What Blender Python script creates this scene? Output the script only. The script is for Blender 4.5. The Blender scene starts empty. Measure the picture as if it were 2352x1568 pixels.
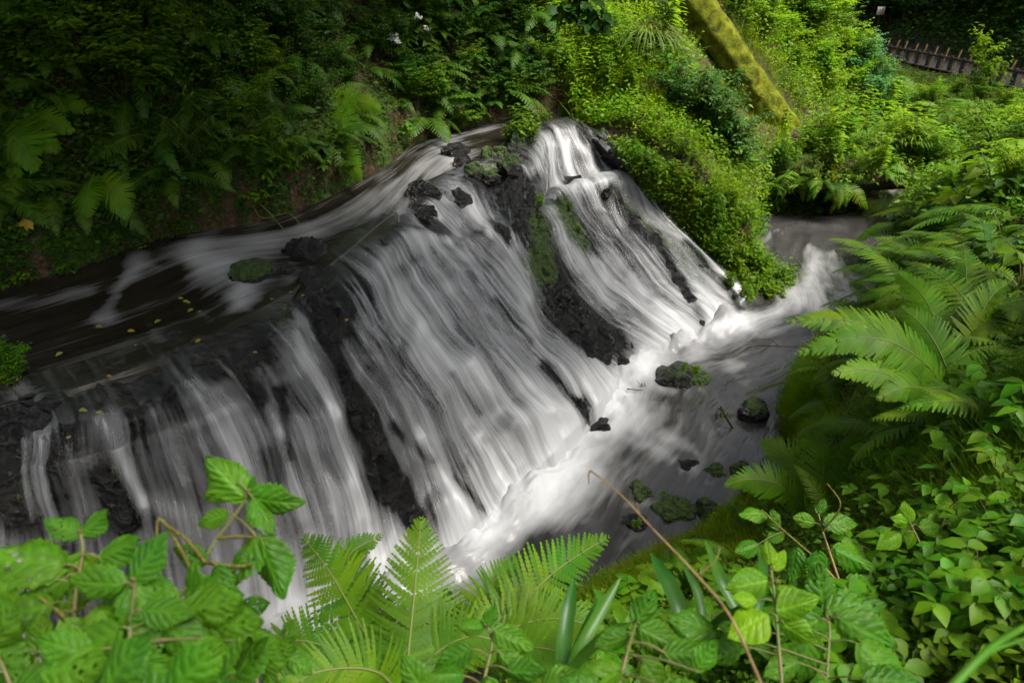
import bpy, bmesh, math, random
import numpy as np
from mathutils import Vector, Matrix, Euler

# ------------------------------------------------------------------ camera, sky, sun, exposure
S = bpy.context.scene
COL = S.collection
R = math.radians
PITCH, LENS, CAMZ = R(28.0), 24.0, 4.0
cam_d = bpy.data.cameras.new('camera'); cam = bpy.data.objects.new('camera', cam_d); COL.objects.link(cam)
cam_d.lens = LENS; cam_d.sensor_width = 36.0; cam_d.clip_start = 0.05; cam_d.clip_end = 400
cam.location = (0, 0, CAMZ); cam.rotation_euler = (R(90) - PITCH, 0, 0)
cam_d.dof.use_dof = True; cam_d.dof.focus_distance = 4.2; cam_d.dof.aperture_fstop = 3.6
S.camera = cam
W = bpy.data.worlds.new('World'); S.world = W; W.use_nodes = True
SUN_EL, SUN_AZ = R(60), R(120)      # azimuth measured from +y towards +x
nt = W.node_tree; bg = nt.nodes['Background']
sky = nt.nodes.new('ShaderNodeTexSky'); sky.sky_type = 'NISHITA'; sky.sun_disc = False
sky.sun_elevation = SUN_EL; sky.sun_rotation = SUN_AZ; sky.air_density = 1.0; sky.dust_density = 4.0; sky.ozone_density = 0.5
hsv = nt.nodes.new('ShaderNodeHueSaturation'); hsv.inputs['Saturation'].default_value = 0.30     # thin cloud: a paler sky
nt.links.new(sky.outputs[0], hsv.inputs['Color']); nt.links.new(hsv.outputs[0], bg.inputs[0]); bg.inputs[1].default_value = 0.10
sd = bpy.data.lights.new('sun', 'SUN'); sun = bpy.data.objects.new('sun', sd); COL.objects.link(sun)
sd.energy = 3.4; sd.angle = R(26); sd.color = (1.0, 0.95, 0.86)
sdir = Vector((math.sin(SUN_AZ) * math.cos(SUN_EL), math.cos(SUN_AZ) * math.cos(SUN_EL), math.sin(SUN_EL)))
sun.rotation_euler = sdir.to_track_quat('Z', 'Y').to_euler(); sun.location = (0, 0, 30)
S.view_settings.view_transform = 'Standard'; S.view_settings.look = 'None'
S.view_settings.gamma = 1.0; S.view_settings.use_curve_mapping = False
S.view_settings.exposure = 1.52
S.cycles.max_bounces = 8; S.cycles.diffuse_bounces = 3; S.cycles.glossy_bounces = 3
S.cycles.transmission_bounces = 4; S.cycles.transparent_max_bounces = 12
S.cycles.caustics_reflective = False; S.cycles.caustics_refractive = False
S.cycles.use_adaptive_sampling = True; S.cycles.adaptive_threshold = 0.02
S.cycles.use_denoising = True; S.cycles.sample_clamp_indirect = 4.0

# ------------------------------------------------------------------ helpers
rng = np.random.default_rng(7)
random.seed(7)
SP, CP = math.sin(PITCH), math.cos(PITCH)
AX = 36.0 / LENS; AY = 24.0 / LENS
def ray(px, py):
    dx = (px / 2352.0 - 0.5) * AX; dy = (0.5 - py / 1568.0) * AY
    return np.array([dx, CP + SP * dy, -SP + CP * dy])
def P(px, py, z):
    """the point of height z seen at that place of the photograph"""
    d = ray(px, py); t = (z - CAMZ) / d[2]
    return np.array([0, 0, CAMZ]) + d * t
def Pt(px, py, t):
    return np.array([0, 0, CAMZ]) + ray(px, py) * t
def proj(v):
    v = np.asarray(v, float); x = v[..., 0]; y = v[..., 1]; z = v[..., 2] - CAMZ
    dep = y * CP - z * SP; up = y * SP + z * CP
    dep = np.where(dep < 0.05, 0.05, dep)
    return (x / dep / AX + 0.5) * 2352.0, (0.5 - up / dep / AY) * 1568.0, dep

def new_mesh(name, V, F, mat=None, attrs=None, uv=None, smooth=True, mat_idx=None, mats=None):
    """V (n,3), F (m,k) all one size or list of lists"""
    me = bpy.data.meshes.new(name)
    V = np.asarray(V, np.float32)
    me.vertices.add(len(V)); me.vertices.foreach_set('co', V.ravel())
    if isinstance(F, np.ndarray):
        m, k = F.shape
        me.loops.add(m * k); me.loops.foreach_set('vertex_index', F.astype(np.int32).ravel())
        me.polygons.add(m); me.polygons.foreach_set('loop_start', np.arange(0, m * k, k, dtype=np.int32))
        li = F.ravel()
    else:
        li = np.concatenate([np.asarray(f) for f in F]).astype(np.int32)
        ln = np.array([len(f) for f in F]); st = np.concatenate([[0], np.cumsum(ln)[:-1]]).astype(np.int32)
        me.loops.add(len(li)); me.loops.foreach_set('vertex_index', li)
        me.polygons.add(len(F)); me.polygons.foreach_set('loop_start', st); m = len(F)
    me.update(calc_edges=True); me.validate()
    if smooth: me.polygons.foreach_set('use_smooth', np.ones(m, bool))
    if attrs:
        for k_, a in attrs.items():
            at = me.attributes.new(k_, 'FLOAT', 'POINT'); at.data.foreach_set('value', np.asarray(a, np.float32))
    if uv is not None:
        l = me.uv_layers.new(name='UVMap'); l.data.foreach_set('uv', np.asarray(uv, np.float32)[li].ravel())
    for mm in (mats or ([mat] if mat else [])): me.materials.append(mm)
    if mat_idx is not None: me.polygons.foreach_set('material_index', np.asarray(mat_idx, np.int32))
    me.update()
    return me
def link(name, me, parent=None, kind=None, label=None, cat=None, group=None, loc=None):
    o = bpy.data.objects.new(name, me); COL.objects.link(o)
    if parent is not None: o.parent = parent
    if kind: o['kind'] = kind
    if label: o['label'] = label
    if cat: o['category'] = cat
    if group: o['group'] = group
    if loc is not None: o.location = loc
    return o
def grid_faces(n, m):
    i = np.arange(n - 1)[:, None] * m + np.arange(m - 1)[None, :]
    return np.stack([i, i + m, i + m + 1, i + 1], -1).reshape(-1, 4)
def cr(pts, n):
    """Catmull-Rom through pts (k,d), n samples, returns (n,d)"""
    pts = np.asarray(pts, float); k = len(pts)
    u = np.linspace(0, k - 1, n); i = np.minimum(u.astype(int), k - 2); f = (u - i)[:, None]
    pe = np.concatenate([[2 * pts[0] - pts[1]], pts, [2 * pts[-1] - pts[-2]]])
    a, b, c, d = pe[i], pe[i + 1], pe[i + 2], pe[i + 3]
    return 0.5 * (2 * b + (c - a) * f + (2 * a - 5 * b + 4 * c - d) * f ** 2 + (3 * b - a - 3 * c + d) * f ** 3)
# value noise
_perm = rng.random((256, 256)); _perm3 = rng.random((64, 64, 64))
def vn2(x, y):
    xi = np.floor(x).astype(int); yi = np.floor(y).astype(int); fx = x - xi; fy = y - yi
    fx = fx * fx * (3 - 2 * fx); fy = fy * fy * (3 - 2 * fy)
    g = lambda a, b: _perm[a & 255, b & 255]
    return (g(xi, yi) * (1 - fx) + g(xi + 1, yi) * fx) * (1 - fy) + (g(xi, yi + 1) * (1 - fx) + g(xi + 1, yi + 1) * fx) * fy
def fbm2(x, y, o=4):
    s = 0; a = 0.5; n = 0
    for k in range(o):
        s = s + a * (vn2(x * 2 ** k + 17.3 * k, y * 2 ** k + 9.1 * k) - 0.5); n += a; a *= 0.5
    return s / n * 2          # about -1..1
def vn3(p):
    i = np.floor(p).astype(int); f = p - i; f = f * f * (3 - 2 * f)
    r = 0
    for dx in (0, 1):
        for dy in (0, 1):
            for dz in (0, 1):
                w = (f[..., 0] if dx else 1 - f[..., 0]) * (f[..., 1] if dy else 1 - f[..., 1]) * (f[..., 2] if dz else 1 - f[..., 2])
                r = r + w * _perm3[(i[..., 0] + dx) & 63, (i[..., 1] + dy) & 63, (i[..., 2] + dz) & 63]
    return r
def fbm3(p, o=4):
    s = 0; a = 0.5; n = 0
    for k in range(o):
        s = s + a * (vn3(p * 2 ** k + 11.7 * k) - 0.5); n += a; a *= 0.5
    return s / n * 2
def strokes(px, py, L):
    """soft union of brush strokes [(x0,y0,x1,y1,width,strength)] laid on the surface at photograph places"""
    r = np.zeros_like(px)
    for (x0, y0, x1, y1, w, s) in L:
        dx, dy = x1 - x0, y1 - y0; q = dx * dx + dy * dy + 1e-6
        t = np.clip(((px - x0) * dx + (py - y0) * dy) / q, 0, 1)
        d2 = (px - x0 - t * dx) ** 2 + (py - y0 - t * dy) ** 2
        r = r + s * np.exp(-d2 / (w * w))
    return r

# ------------------------------------------------------------------ materials
class NT:
    def __init__(self, name):
        self.m = bpy.data.materials.new(name); self.m.use_nodes = True
        self.t = self.m.node_tree; self.t.nodes.clear()
        self.out = self.n('ShaderNodeOutputMaterial')
    def n(self, typ, **kw):
        nd = self.t.nodes.new(typ)
        for k, v in kw.items(): setattr(nd, k, v)
        return nd
    def l(self, a, b): self.t.links.new(a, b)
    def attr(self, name): 
        a = self.n('ShaderNodeAttribute'); a.attribute_name = name; return a
    def noise(self, vec, scale, detail=4, rough=0.55, lo=None, hi=None):
        n = self.n('ShaderNodeTexNoise'); n.inputs['Scale'].default_value = scale; n.inputs['Detail'].default_value = detail; n.inputs['Roughness'].default_value = rough
        if vec is not None: self.l(vec, n.inputs['Vector'])
        if lo is None: return n.outputs[0]
        return self.mr(n.outputs[0], lo, hi)
    def mr(self, v, a, b, c=0.0, d=1.0, smooth=False):
        n = self.n('ShaderNodeMapRange'); n.interpolation_type = 'SMOOTHSTEP' if smooth else 'LINEAR'
        self.l(v, n.inputs[0])
        for i, x in zip((1, 2, 3, 4), (a, b, c, d)):
            if isinstance(x, (int, float)): n.inputs[i].default_value = x
            else: self.l(x, n.inputs[i])
        return n.outputs[0]
    def math(self, op, a, b=None, c=None):
        n = self.n('ShaderNodeMath', operation=op)
        for i, x in enumerate((a, b, c)):
            if x is None: continue
            if isinstance(x, (int, float)): n.inputs[i].default_value = x
            else: self.l(x, n.inputs[i])
        return n.outputs[0]
    def mix(self, f, a, b):
        n = self.n('ShaderNodeMix', data_type='RGBA')
        for i, x in ((0, f), (6, a), (7, b)):
            if isinstance(x, (int, float)): n.inputs[i].default_value = x
            elif isinstance(x, tuple): n.inputs[i].default_value = x if len(x) == 4 else (*x, 1)
            else: self.l(x, n.inputs[i])
        return n.outputs[2]
    def ramp(self, f, stops):
        n = self.n('ShaderNodeValToRGB'); e = n.color_ramp.elements
        while len(e) > 1: e.remove(e[-1])
        e[0].position = stops[0][0]; e[0].color = (*stops[0][1], 1)
        for p, c in stops[1:]:
            x = e.new(p); x.color = (*c, 1)
        self.l(f, n.inputs[0]); return n.outputs[0]
    def bsdf(self, col, rough=0.5, spec=0.5, bump=None, dist=0.02, strength=1.0, normal=None):
        b = self.n('ShaderNodeBsdfPrincipled')
        if isinstance(col, tuple): b.inputs['Base Color'].default_value = (*col, 1)
        else: self.l(col, b.inputs['Base Color'])
        if isinstance(rough, (int, float)): b.inputs['Roughness'].default_value = rough
        else: self.l(rough, b.inputs['Roughness'])
        b.inputs['Specular IOR Level'].default_value = spec
        if bump is not None:
            bn = self.n('ShaderNodeBump'); bn.inputs['Distance'].default_value = dist; bn.inputs['Strength'].default_value = strength
            self.l(bump, bn.inputs['Height']); self.l(bn.outputs[0], b.inputs['Normal'])
        return b
    def done(self, sh):
        self.l(sh, self.out.inputs[0]); return self.m
    def mixsh(self, f, a, b):
        m = self.n('ShaderNodeMixShader')
        if isinstance(f, (int, float)): m.inputs[0].default_value = f
        else: self.l(f, m.inputs[0])
        self.l(a, m.inputs[1]); self.l(b, m.inputs[2]); return m.outputs[0]
    def uvmap(self, sx, sy):
        u = self.n('ShaderNodeUVMap'); u.uv_map = 'UVMap'
        mp = self.n('ShaderNodeMapping'); mp.inputs['Scale'].default_value = (sx, sy, 1); self.l(u.outputs[0], mp.inputs[0]); return mp.outputs[0]
    def obj(self): 
        return self.n('ShaderNodeTexCoord').outputs['Object']
    def geo(self): return self.n('ShaderNodeNewGeometry')

def mat_leaf(name, c1, c2, rough=0.4, trans=0.35, hue_var=0.025, spec=0.22, nscale=3.0, vein=False):
    k = NT(name)
    oi = k.n('ShaderNodeObjectInfo'); a = k.attr('tint')
    f = k.math('FRACT', k.math('ADD', oi.outputs['Random'], a.outputs['Fac']))
    col = k.mix(f, c1, c2)
    nz = k.noise(k.geo().outputs['Position'], nscale, 3)
    hs = k.n('ShaderNodeHueSaturation'); k.l(col, hs.inputs['Color'])
    k.l(k.mr(nz, 0.3, 0.7, 0.5 - hue_var, 0.5 + hue_var), hs.inputs['Hue'])
    k.l(k.mr(k.noise(k.geo().outputs['Position'], nscale * 2.3, 2), 0.3, 0.7, 0.72, 1.25), hs.inputs['Value'])
    bump = None
    if vein:
        va = k.attr('vein'); bump = va.outputs['Fac']
        col2 = k.mix(k.mr(va.outputs['Fac'], 0, 1, 0.35, 0.0), hs.outputs[0], tuple(min(1, x * 2.0) for x in c2))
    else: col2 = hs.outputs[0]
    b = k.bsdf(col2, rough + 0.06, spec, bump=bump, dist=0.004, strength=0.6)
    t = k.n('ShaderNodeBsdfTranslucent'); tc = k.mix(0.5, col2, (c2[0] * 1.38, c2[1] * 1.5, c2[2] * 0.5)); k.l(tc, t.inputs[0])
    return k.done(k.mixsh(trans, b.outputs[0], t.outputs[0]))

M = {}
def build_materials():
    # wet dark rock
    k = NT('wet_rock'); p = k.geo().outputs['Position']
    n1 = k.noise(p, 3.0, 6, 0.6); n2 = k.noise(p, 28.0, 5, 0.7)
    c = k.ramp(k.math('ADD', k.math('MULTIPLY', n1, 0.6), k.math('MULTIPLY', n2, 0.4)),
               [(0.30, (0.004, 0.004, 0.004)), (0.5, (0.008, 0.0075, 0.007)), (0.68, (0.026, 0.021, 0.017))])
    ms = k.attr('moss'); mcol = k.ramp(n2, [(0.35, (0.012, 0.028, 0.004)), (0.65, (0.06, 0.10, 0.012))])
    mf = k.mr(k.math('ADD', ms.outputs['Fac'], k.math('MULTIPLY', k.math('SUBTRACT', k.noise(p, 9, 5, 0.7), 0.5), 1.3)), 0.4, 0.6)
    col = k.mix(mf, c, mcol)
    h = k.math('ADD', k.math('MULTIPLY', n1, 1.0), k.math('ADD', k.math('MULTIPLY', k.noise(p, 45, 4, 0.75), 0.45), k.math('MULTIPLY', k.noise(p, 14, 3, 0.6), 0.6)))
    vo = k.n('ShaderNodeTexVoronoi'); vo.inputs['Scale'].default_value = 11; vo.inputs['Detail'].default_value = 2; k.l(p, vo.inputs['Vector'])
    h = k.math('ADD', h, k.math('MULTIPLY', vo.outputs['Distance'], 0.9))
    b = k.bsdf(col, k.mr(mf, 0, 1, 0.10, 0.9), k.mr(mf, 0, 1, 0.40, 0.08) if False else 0.5, bump=h, dist=0.07, strength=1.0)
    M['rock'] = k.done(b.outputs[0])
    # moss (rock tops, log)
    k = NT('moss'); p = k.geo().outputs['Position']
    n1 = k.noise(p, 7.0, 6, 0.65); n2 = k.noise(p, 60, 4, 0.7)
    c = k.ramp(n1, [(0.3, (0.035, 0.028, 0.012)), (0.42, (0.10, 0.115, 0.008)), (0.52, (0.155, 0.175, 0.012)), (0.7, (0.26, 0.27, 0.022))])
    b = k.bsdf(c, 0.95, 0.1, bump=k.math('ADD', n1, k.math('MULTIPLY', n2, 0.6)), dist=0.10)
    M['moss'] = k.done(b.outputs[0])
    # soil
    k = NT('soil'); p = k.geo().outputs['Position']
    n1 = k.noise(p, 2.2, 7, 0.65); n2 = k.noise(p, 24, 5, 0.7)
    c = k.ramp(n2, [(0.3, (0.012, 0.007, 0.004)), (0.5, (0.045, 0.026, 0.014)), (0.72, (0.12, 0.075, 0.045))])
    g = k.ramp(n2, [(0.3, (0.015, 0.03, 0.005)), (0.7, (0.06, 0.10, 0.012))])
    col = k.mix(k.mr(n1, 0.47, 0.58), c, g)
    b = k.bsdf(col, 0.9, 0.2, bump=k.math('ADD', n1, k.math('MULTIPLY', n2, 0.4)), dist=0.08)
    M['soil'] = k.done(b.outputs[0])
    # falling silky water
    k = NT('falling_water')
    cov = k.attr('cover').outputs['Fac']
    warp = k.n('ShaderNodeVectorMath', operation='ADD')
    wn = k.n('ShaderNodeTexNoise'); wn.inputs['Scale'].default_value = 1.0; wn.inputs['Detail'].default_value = 2; k.l(k.uvmap(2.0, 0.8), wn.inputs['Vector'])
    ws = k.n('ShaderNodeVectorMath', operation='MULTIPLY'); k.l(wn.outputs['Color'], ws.inputs[0]); ws.inputs[1].default_value = (0.14, 0.10, 0)
    uvn = k.n('ShaderNodeUVMap'); uvn.uv_map = 'UVMap'
    k.l(uvn.outputs[0], warp.inputs[0]); k.l(ws.outputs[0], warp.inputs[1])
    def st(sx, sy, d=3, r=0.6):
        mp = k.n('ShaderNodeMapping'); mp.inputs['Scale'].default_value = (sx, sy, 1); k.l(warp.outputs[0], mp.inputs[0])
        return k.noise(mp.outputs[0], 1.0, d, r)
    s0 = st(1.7, 0.35, 2); s1 = st(6.0, 0.40, 3); s2 = st(19, 0.7, 4, 0.62); s3 = st(60, 1.4, 3, 0.6)
    s = k.math('ADD', k.math('ADD', k.math('MULTIPLY', s1, 0.46), k.math('MULTIPLY', s2, 0.24)), k.math('ADD', k.math('MULTIPLY', s3, 0.07), k.math('MULTIPLY', s0, 0.32)))
    a = k.mr(k.math('ADD', cov, k.math('MULTIPLY', k.math('SUBTRACT', s, 0.5), 5.6)), 0.05, 1.7, 0.0, 0.97)
    dcol = k.mix(a, (0.30, 0.30, 0.315), (0.66, 0.66, 0.675))
    dcol = k.mix(k.attr('foot').outputs['Fac'], dcol, (0.72, 0.72, 0.74))
    d = k.n('ShaderNodeBsdfDiffuse'); k.l(dcol, d.inputs[0])
    bn = k.n('ShaderNodeBump'); bn.inputs['Distance'].default_value = 0.05; bn.inputs['Strength'].default_value = 0.6; k.l(s, bn.inputs['Height']); k.l(bn.outputs[0], d.inputs['Normal'])
    tl = k.n('ShaderNodeBsdfTranslucent'); k.l(dcol, tl.inputs[0])
    gl = k.n('ShaderNodeBsdfGlossy'); gl.inputs['Roughness'].default_value = 0.35; k.l(bn.outputs[0], gl.inputs['Normal'])
    foam = k.mixsh(0.06, k.mixsh(0.25, d.outputs[0], tl.outputs[0]), gl.outputs[0])
    tr = k.n('ShaderNodeBsdfTransparent')
    gl2 = k.n('ShaderNodeBsdfGlossy'); gl2.inputs['Roughness'].default_value = 0.3; k.l(bn.outputs[0], gl2.inputs['Normal'])
    fr = k.n('ShaderNodeFresnel'); fr.inputs[0].default_value = 1.33
    edge = k.attr('film').outputs['Fac']
    clear = k.mixsh(k.math('MULTIPLY', k.math('MULTIPLY', fr.outputs[0], 0.16), edge), tr.outputs[0], gl2.outputs[0])
    M['fall'] = k.done(k.mixsh(a, clear, foam))
    # stream water: dark glassy body with white streaks
    def stream(name, body, scl, bmp=0.03, rough=0.12, foamk=2.2, hi=1.1):
        k = NT(name)
        foamA = k.attr('foam').outputs['Fac']
        wn = k.n('ShaderNodeTexNoise'); wn.inputs['Scale'].default_value = 1.0; wn.inputs['Detail'].default_value = 3; k.l(k.uvmap(scl[0] * 0.12, scl[1] * 0.5), wn.inputs['Vector'])
        ws = k.n('ShaderNodeVectorMath', operation='MULTIPLY'); k.l(wn.outputs['Color'], ws.inputs[0]); ws.inputs[1].default_value = (scl[2], scl[2] * 0.6, 0)
        uvn = k.n('ShaderNodeUVMap'); uvn.uv_map = 'UVMap'
        wp = k.n('ShaderNodeVectorMath', operation='ADD'); k.l(uvn.outputs[0], wp.inputs[0]); k.l(ws.outputs[0], wp.inputs[1])
        def st(sx, sy, d=3, r=0.6):
            mp = k.n('ShaderNodeMapping'); mp.inputs['Scale'].default_value = (sx, sy, 1); k.l(wp.outputs[0], mp.inputs[0])
            return k.noise(mp.outputs[0], 1.0, d, r)
        s1 = st(scl[0] * 0.35, scl[1] * 0.7, 3); s2 = st(scl[0], scl[1], 4, 0.62); s3 = st(scl[0] * 3.5, scl[1] * 1.6, 3)
        s = k.math('ADD', k.math('ADD', k.math('MULTIPLY', s1, 0.45), k.math('MULTIPLY', s2, 0.38)), k.math('MULTIPLY', s3, 0.17))
        a = k.mr(k.math('ADD', foamA, k.math('MULTIPLY', k.math('SUBTRACT', s, 0.5), foamk)), 0.08, hi, 0.0, 0.97)
        d = k.n('ShaderNodeBsdfDiffuse'); d.inputs[0].default_value = (0.72, 0.72, 0.74, 1)
        tl = k.n('ShaderNodeBsdfTranslucent'); tl.inputs[0].default_value = (0.84, 0.84, 0.86, 1)
        b = k.bsdf(k.mix(k.mr(s2, 0.35, 0.65), body, tuple(x * 1.9 for x in body)), rough, 0.30, bump=s, dist=bmp, strength=0.7)
        return k.done(k.mixsh(a, b.outputs[0], k.mixsh(0.15, d.outputs[0], tl.outputs[0])))
    M['upper'] = stream('upper_stream_water', (0.010, 0.008, 0.006), (9, 0.8, 0.18), 0.04, 0.22, 2.4, 2.3)
    M['lower'] = stream('lower_stream_water', (0.024, 0.023, 0.022), (4.2, 0.9, 0.45), 0.09, 0.16, 3.0, 1.9)
    M['far'] = stream('far_stream_water', (0.03, 0.022, 0.016), (6, 1.2, 0.3), 0.08, 0.2, 1.8)
build_materials()

# ------------------------------------------------------------------ the ledge of the waterfall: flow lines from the upper stream over the lip to the foot
# name: U (upstream), lip, three on the face, foot; each (photo x, photo y, height)
FLOW = [
 [(-420,880,1.55), (-230,1010,1.45), (-215,1080,1.25), (-205,1200,0.80), (-200,1330,0.30), (-200,1480,-0.35)],
 [(-80,850,1.58), (40,985,1.47), (70,1060,1.25), (95,1180,0.80), (110,1310,0.32), (120,1460,-0.32)],
 [(120,800,1.60), (235,950,1.50), (275,1010,1.30), (325,1140,0.82), (355,1290,0.33), (375,1450,-0.30)],
 [(330,720,1.62), (450,860,1.52), (510,940,1.30), (580,1090,0.82), (620,1230,0.36), (645,1410,-0.27)],
 [(530,650,1.66), (640,760,1.56), (700,840,1.34), (775,990,0.84), (830,1140,0.36), (880,1340,-0.20)],
 [(640,600,1.70), (755,680,1.60), (830,790,1.32), (920,940,0.84), (990,1080,0.38), (1060,1270,-0.14)],
 [(730,540,1.75), (840,600,1.65), (900,700,1.36), (1010,860,0.86), (1100,1000,0.40), (1180,1160,-0.06)],
 [(830,490,1.78), (930,510,1.70), (1000,600,1.42), (1130,770,0.88), (1220,890,0.45), (1300,1020,0.0)],
 [(920,440,1.83), (1010,455,1.76), (1075,530,1.48), (1200,690,0.92), (1300,800,0.48), (1390,930,0.02)],
 [(1030,390,1.90), (1125,400,1.82), (1175,520,1.42), (1250,650,0.96), (1340,765,0.50), (1440,860,0.05)],
 [(1110,350,1.96), (1210,385,1.86), (1235,490,1.46), (1310,625,1.00), (1400,735,0.52), (1510,805,0.08)],
 [(1190,310,2.12), (1245,320,2.08), (1268,432,1.60), (1385,565,1.05), (1480,680,0.55), (1600,770,0.10)],
 [(1290,272,2.22), (1330,300,2.14), (1400,408,1.56), (1490,540,1.05), (1580,650,0.55), (1680,730,0.15)],
 [(1360,300,2.12), (1395,335,2.00), (1455,430,1.50), (1545,530,1.02), (1635,620,0.55), (1725,695,0.20)],
 [(1440,340,1.95), (1480,390,1.80), (1530,450,1.45), (1610,530,1.02), (1700,610,0.58), (1790,685,0.26)],
 [(1540,390,1.75), (1590,430,1.60), (1640,480,1.30), (1700,540,0.95), (1770,590,0.62), (1840,640,0.35)],
]
flow3 = np.array([[P(*q) for q in c] for c in FLOW])
NS, NTT = 760, 190
fl7 = np.concatenate([flow3[:, :3], flow3[:, 2:3] * .72 + flow3[:, 3:4] * .28, flow3[:, 3:]], 1)      # an extra row: the step below the first drop
for ci, dr_ in ((0, (.05, -1.)), (1, (.10, -1.)), (2, (.25, -1.))):
    for ri, oo in ((2, .10), (3, .13), (4, .22), (5, .36), (6, .52)): fl7[ci, ri, :2] = fl7[ci, 1, :2] + np.array(dr_) * oo
flow3[:3, 2:] = fl7[:3][:, [2, 4, 5, 6]]
for ci, dz_ in ((10, .07), (11, .16), (12, .16), (13, .10), (9, .05), (7, .04), (8, .05)): fl7[ci, 3, 2] += dz_
cols = np.array([cr(fl7[:, j], NS) for j in range(7)]).transpose(1, 0, 2)      # NS,7,3
LOFT = np.array([cr(c, NTT) for c in cols])                                       # NS,NTT,3
def normals(G):
    du = np.gradient(G, axis=0); dv = np.gradient(G, axis=1)
    n = np.cross(du, dv); n /= np.linalg.norm(n, axis=-1, keepdims=True) + 1e-9
    n[n @ np.array([.45, -.6, .65]) < 0] *= -1
    return n
LN = normals(LOFT)
sarc = np.concatenate([[0], np.cumsum(np.linalg.norm(np.diff(LOFT[:, NTT // 2], axis=0), axis=1))])
tarc = np.concatenate([np.zeros((NS, 1)), np.cumsum(np.linalg.norm(np.diff(LOFT, axis=1), axis=2), axis=1)], axis=1)
SU = np.repeat(sarc[:, None], NTT, 1)
tpar = np.repeat(np.interp(np.linspace(0, 6, NTT), [0, 1, 2, 3, 4, 5, 6], [0, 1, 2, 2.3, 3, 4, 5])[None], NS, 0)
LPX, LPY, _ = proj(LOFT)

DRY = [  # bare rock showing between the flows
 (700,640,770,740,34,.9),(730,700,830,960,30,.9),(830,960,900,1120,34,1.0),(880,1100,960,1200,45,1.1),
 (1205,430,1240,600,40,1.0),(1160,430,1200,520,34,.7),(1290,690,1360,770,45,1.0),(1350,760,1440,850,40,1.0),(1270,650,1300,720,30,.7),
 (1290,475,1350,560,26,1.1),(1250,600,1290,640,24,.9),(1500,555,1610,740,14,.8),(1400,440,1500,560,12,.7),
 (1240,850,1330,960,14,1.0),(1320,940,1340,985,18,1.0),(900,980,990,1060,12,.45),(1040,1100,1100,1170,10,.5),(1030,870,1100,950,9,.5),
 (-50,1060,60,1200,40,.5),(230,1090,300,1190,30,.6),(640,900,660,1050,14,.5),(1130,700,1210,790,9,.5),
 (1560,570,1680,690,12,.8),(980,500,1010,540,20,.7),(880,560,960,470,22,.5),(1100,420,1170,440,36,.8),
 (250,700,450,780,70,.4),(150,850,320,880,60,.4),(560,760,600,900,26,.5),(750,640,800,700,30,.6),(1130,520,1160,560,14,.6),
]
WET = [
 (985,470,1060,560,16,.35),(1075,430,1120,540,14,.6),(1165,490,1172,560,8,.4),(1130,590,1200,700,24,.4),(1000,560,1060,680,20,.35),(870,620,960,760,22,.4),(960,760,1010,900,18,.35),(1080,840,1180,960,26,.6),(1180,960,1260,1050,30,.6),
 (1200,760,1330,900,22,.45),(990,800,1100,1000,18,.35),(1100,1000,1160,1130,22,.45),(860,830,960,1010,18,.3),(960,1010,1080,1200,18,.45),(800,700,860,860,14,.3),
 (240,970,330,1150,16,.5),(340,920,420,1100,18,.45),(440,890,560,1080,18,.5),(590,850,640,1000,14,.45),(640,1000,690,1180,20,.4),(680,780,760,950,16,.45),(760,950,830,1180,24,.5),(100,1010,130,1200,8,.5),(170,1020,205,1180,8,.45),(60,1010,80,1190,6,.4),(-40,1110,60,1300,20,.8),
 (1255,340,1275,430,8,.4),(1300,330,1320,420,8,.45),(1345,340,1370,420,8,.45),(1385,345,1410,410,10,.5),  # the heaviest veils
 (1230,400,1245,480,26,.5),(1250,500,1400,700,22,.6),(1280,440,1420,410,26,.7),(1440,430,1640,640,24,.5),(1600,690,1670,740,30,.6),
 (1240,900,1300,1020,60,.5),(1060,860,1240,960,40,.4),(1000,700,1120,850,60,.3),(1300,830,1390,930,40,.5),(1120,560,1220,760,30,.4),
 (520,880,600,1010,26,.5),(630,770,760,960,24,.3),(250,970,330,1140,30,.3),(860,620,1000,830,40,.3),(1270,330,1290,420,26,.2),(1330,340,1390,410,24,.3),
 (780,1130,800,1200,40,.6),(340,1160,420,1180,30,.5),(850,1230,870,1330,30,.5),
]
dry = strokes(LPX, LPY, DRY); wet = strokes(LPX, LPY, WET)
lipf = np.clip((tpar - 0.55) / 0.6, 0, 1); lipf = lipf * lipf * (3 - 2 * lipf)
leftf = np.clip((950 - LPX) / 600, 0, 1)
lipL = np.clip((tpar - 0.9 - 0.3 * fbm2(SU * 4, tarc * 0, 3)) / 0.7, 0, 1); lipf = np.where(leftf > 0, lipf * (1 - leftf) + lipL * leftf, lipf)
cover = (0.27 - 0.10 * leftf - .22 * np.clip((330 - LPX) / 200, 0, 1)) * lipf + 0.80 * wet - 1.15 * dry + 0.10 * np.clip(tpar - 3, 0, 2) + 0.7 * np.clip(tpar - 4.1 - .3 * fbm2(SU * 3, tarc, 3), 0, 1) - (0.75 - 0.55 * leftf) * (1 - lipf)
edge = np.clip((1740 - LPX + (LPY - 690) * 0.9) / 40, 0, 1)            # right border of the fall
sidx = np.repeat(np.linspace(0, 15, NS)[:, None], NTT, 1)
cover = np.where(sidx > 13.1, cover - (sidx - 13.1) * 3, cover)
film = np.clip(1.2 - 1.0 * dry, 0, 1) * np.clip((13.5 - sidx) * 2, 0, 1) * np.clip(tpar * 3, 0, 1)
film[:, -1] = 0

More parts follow.
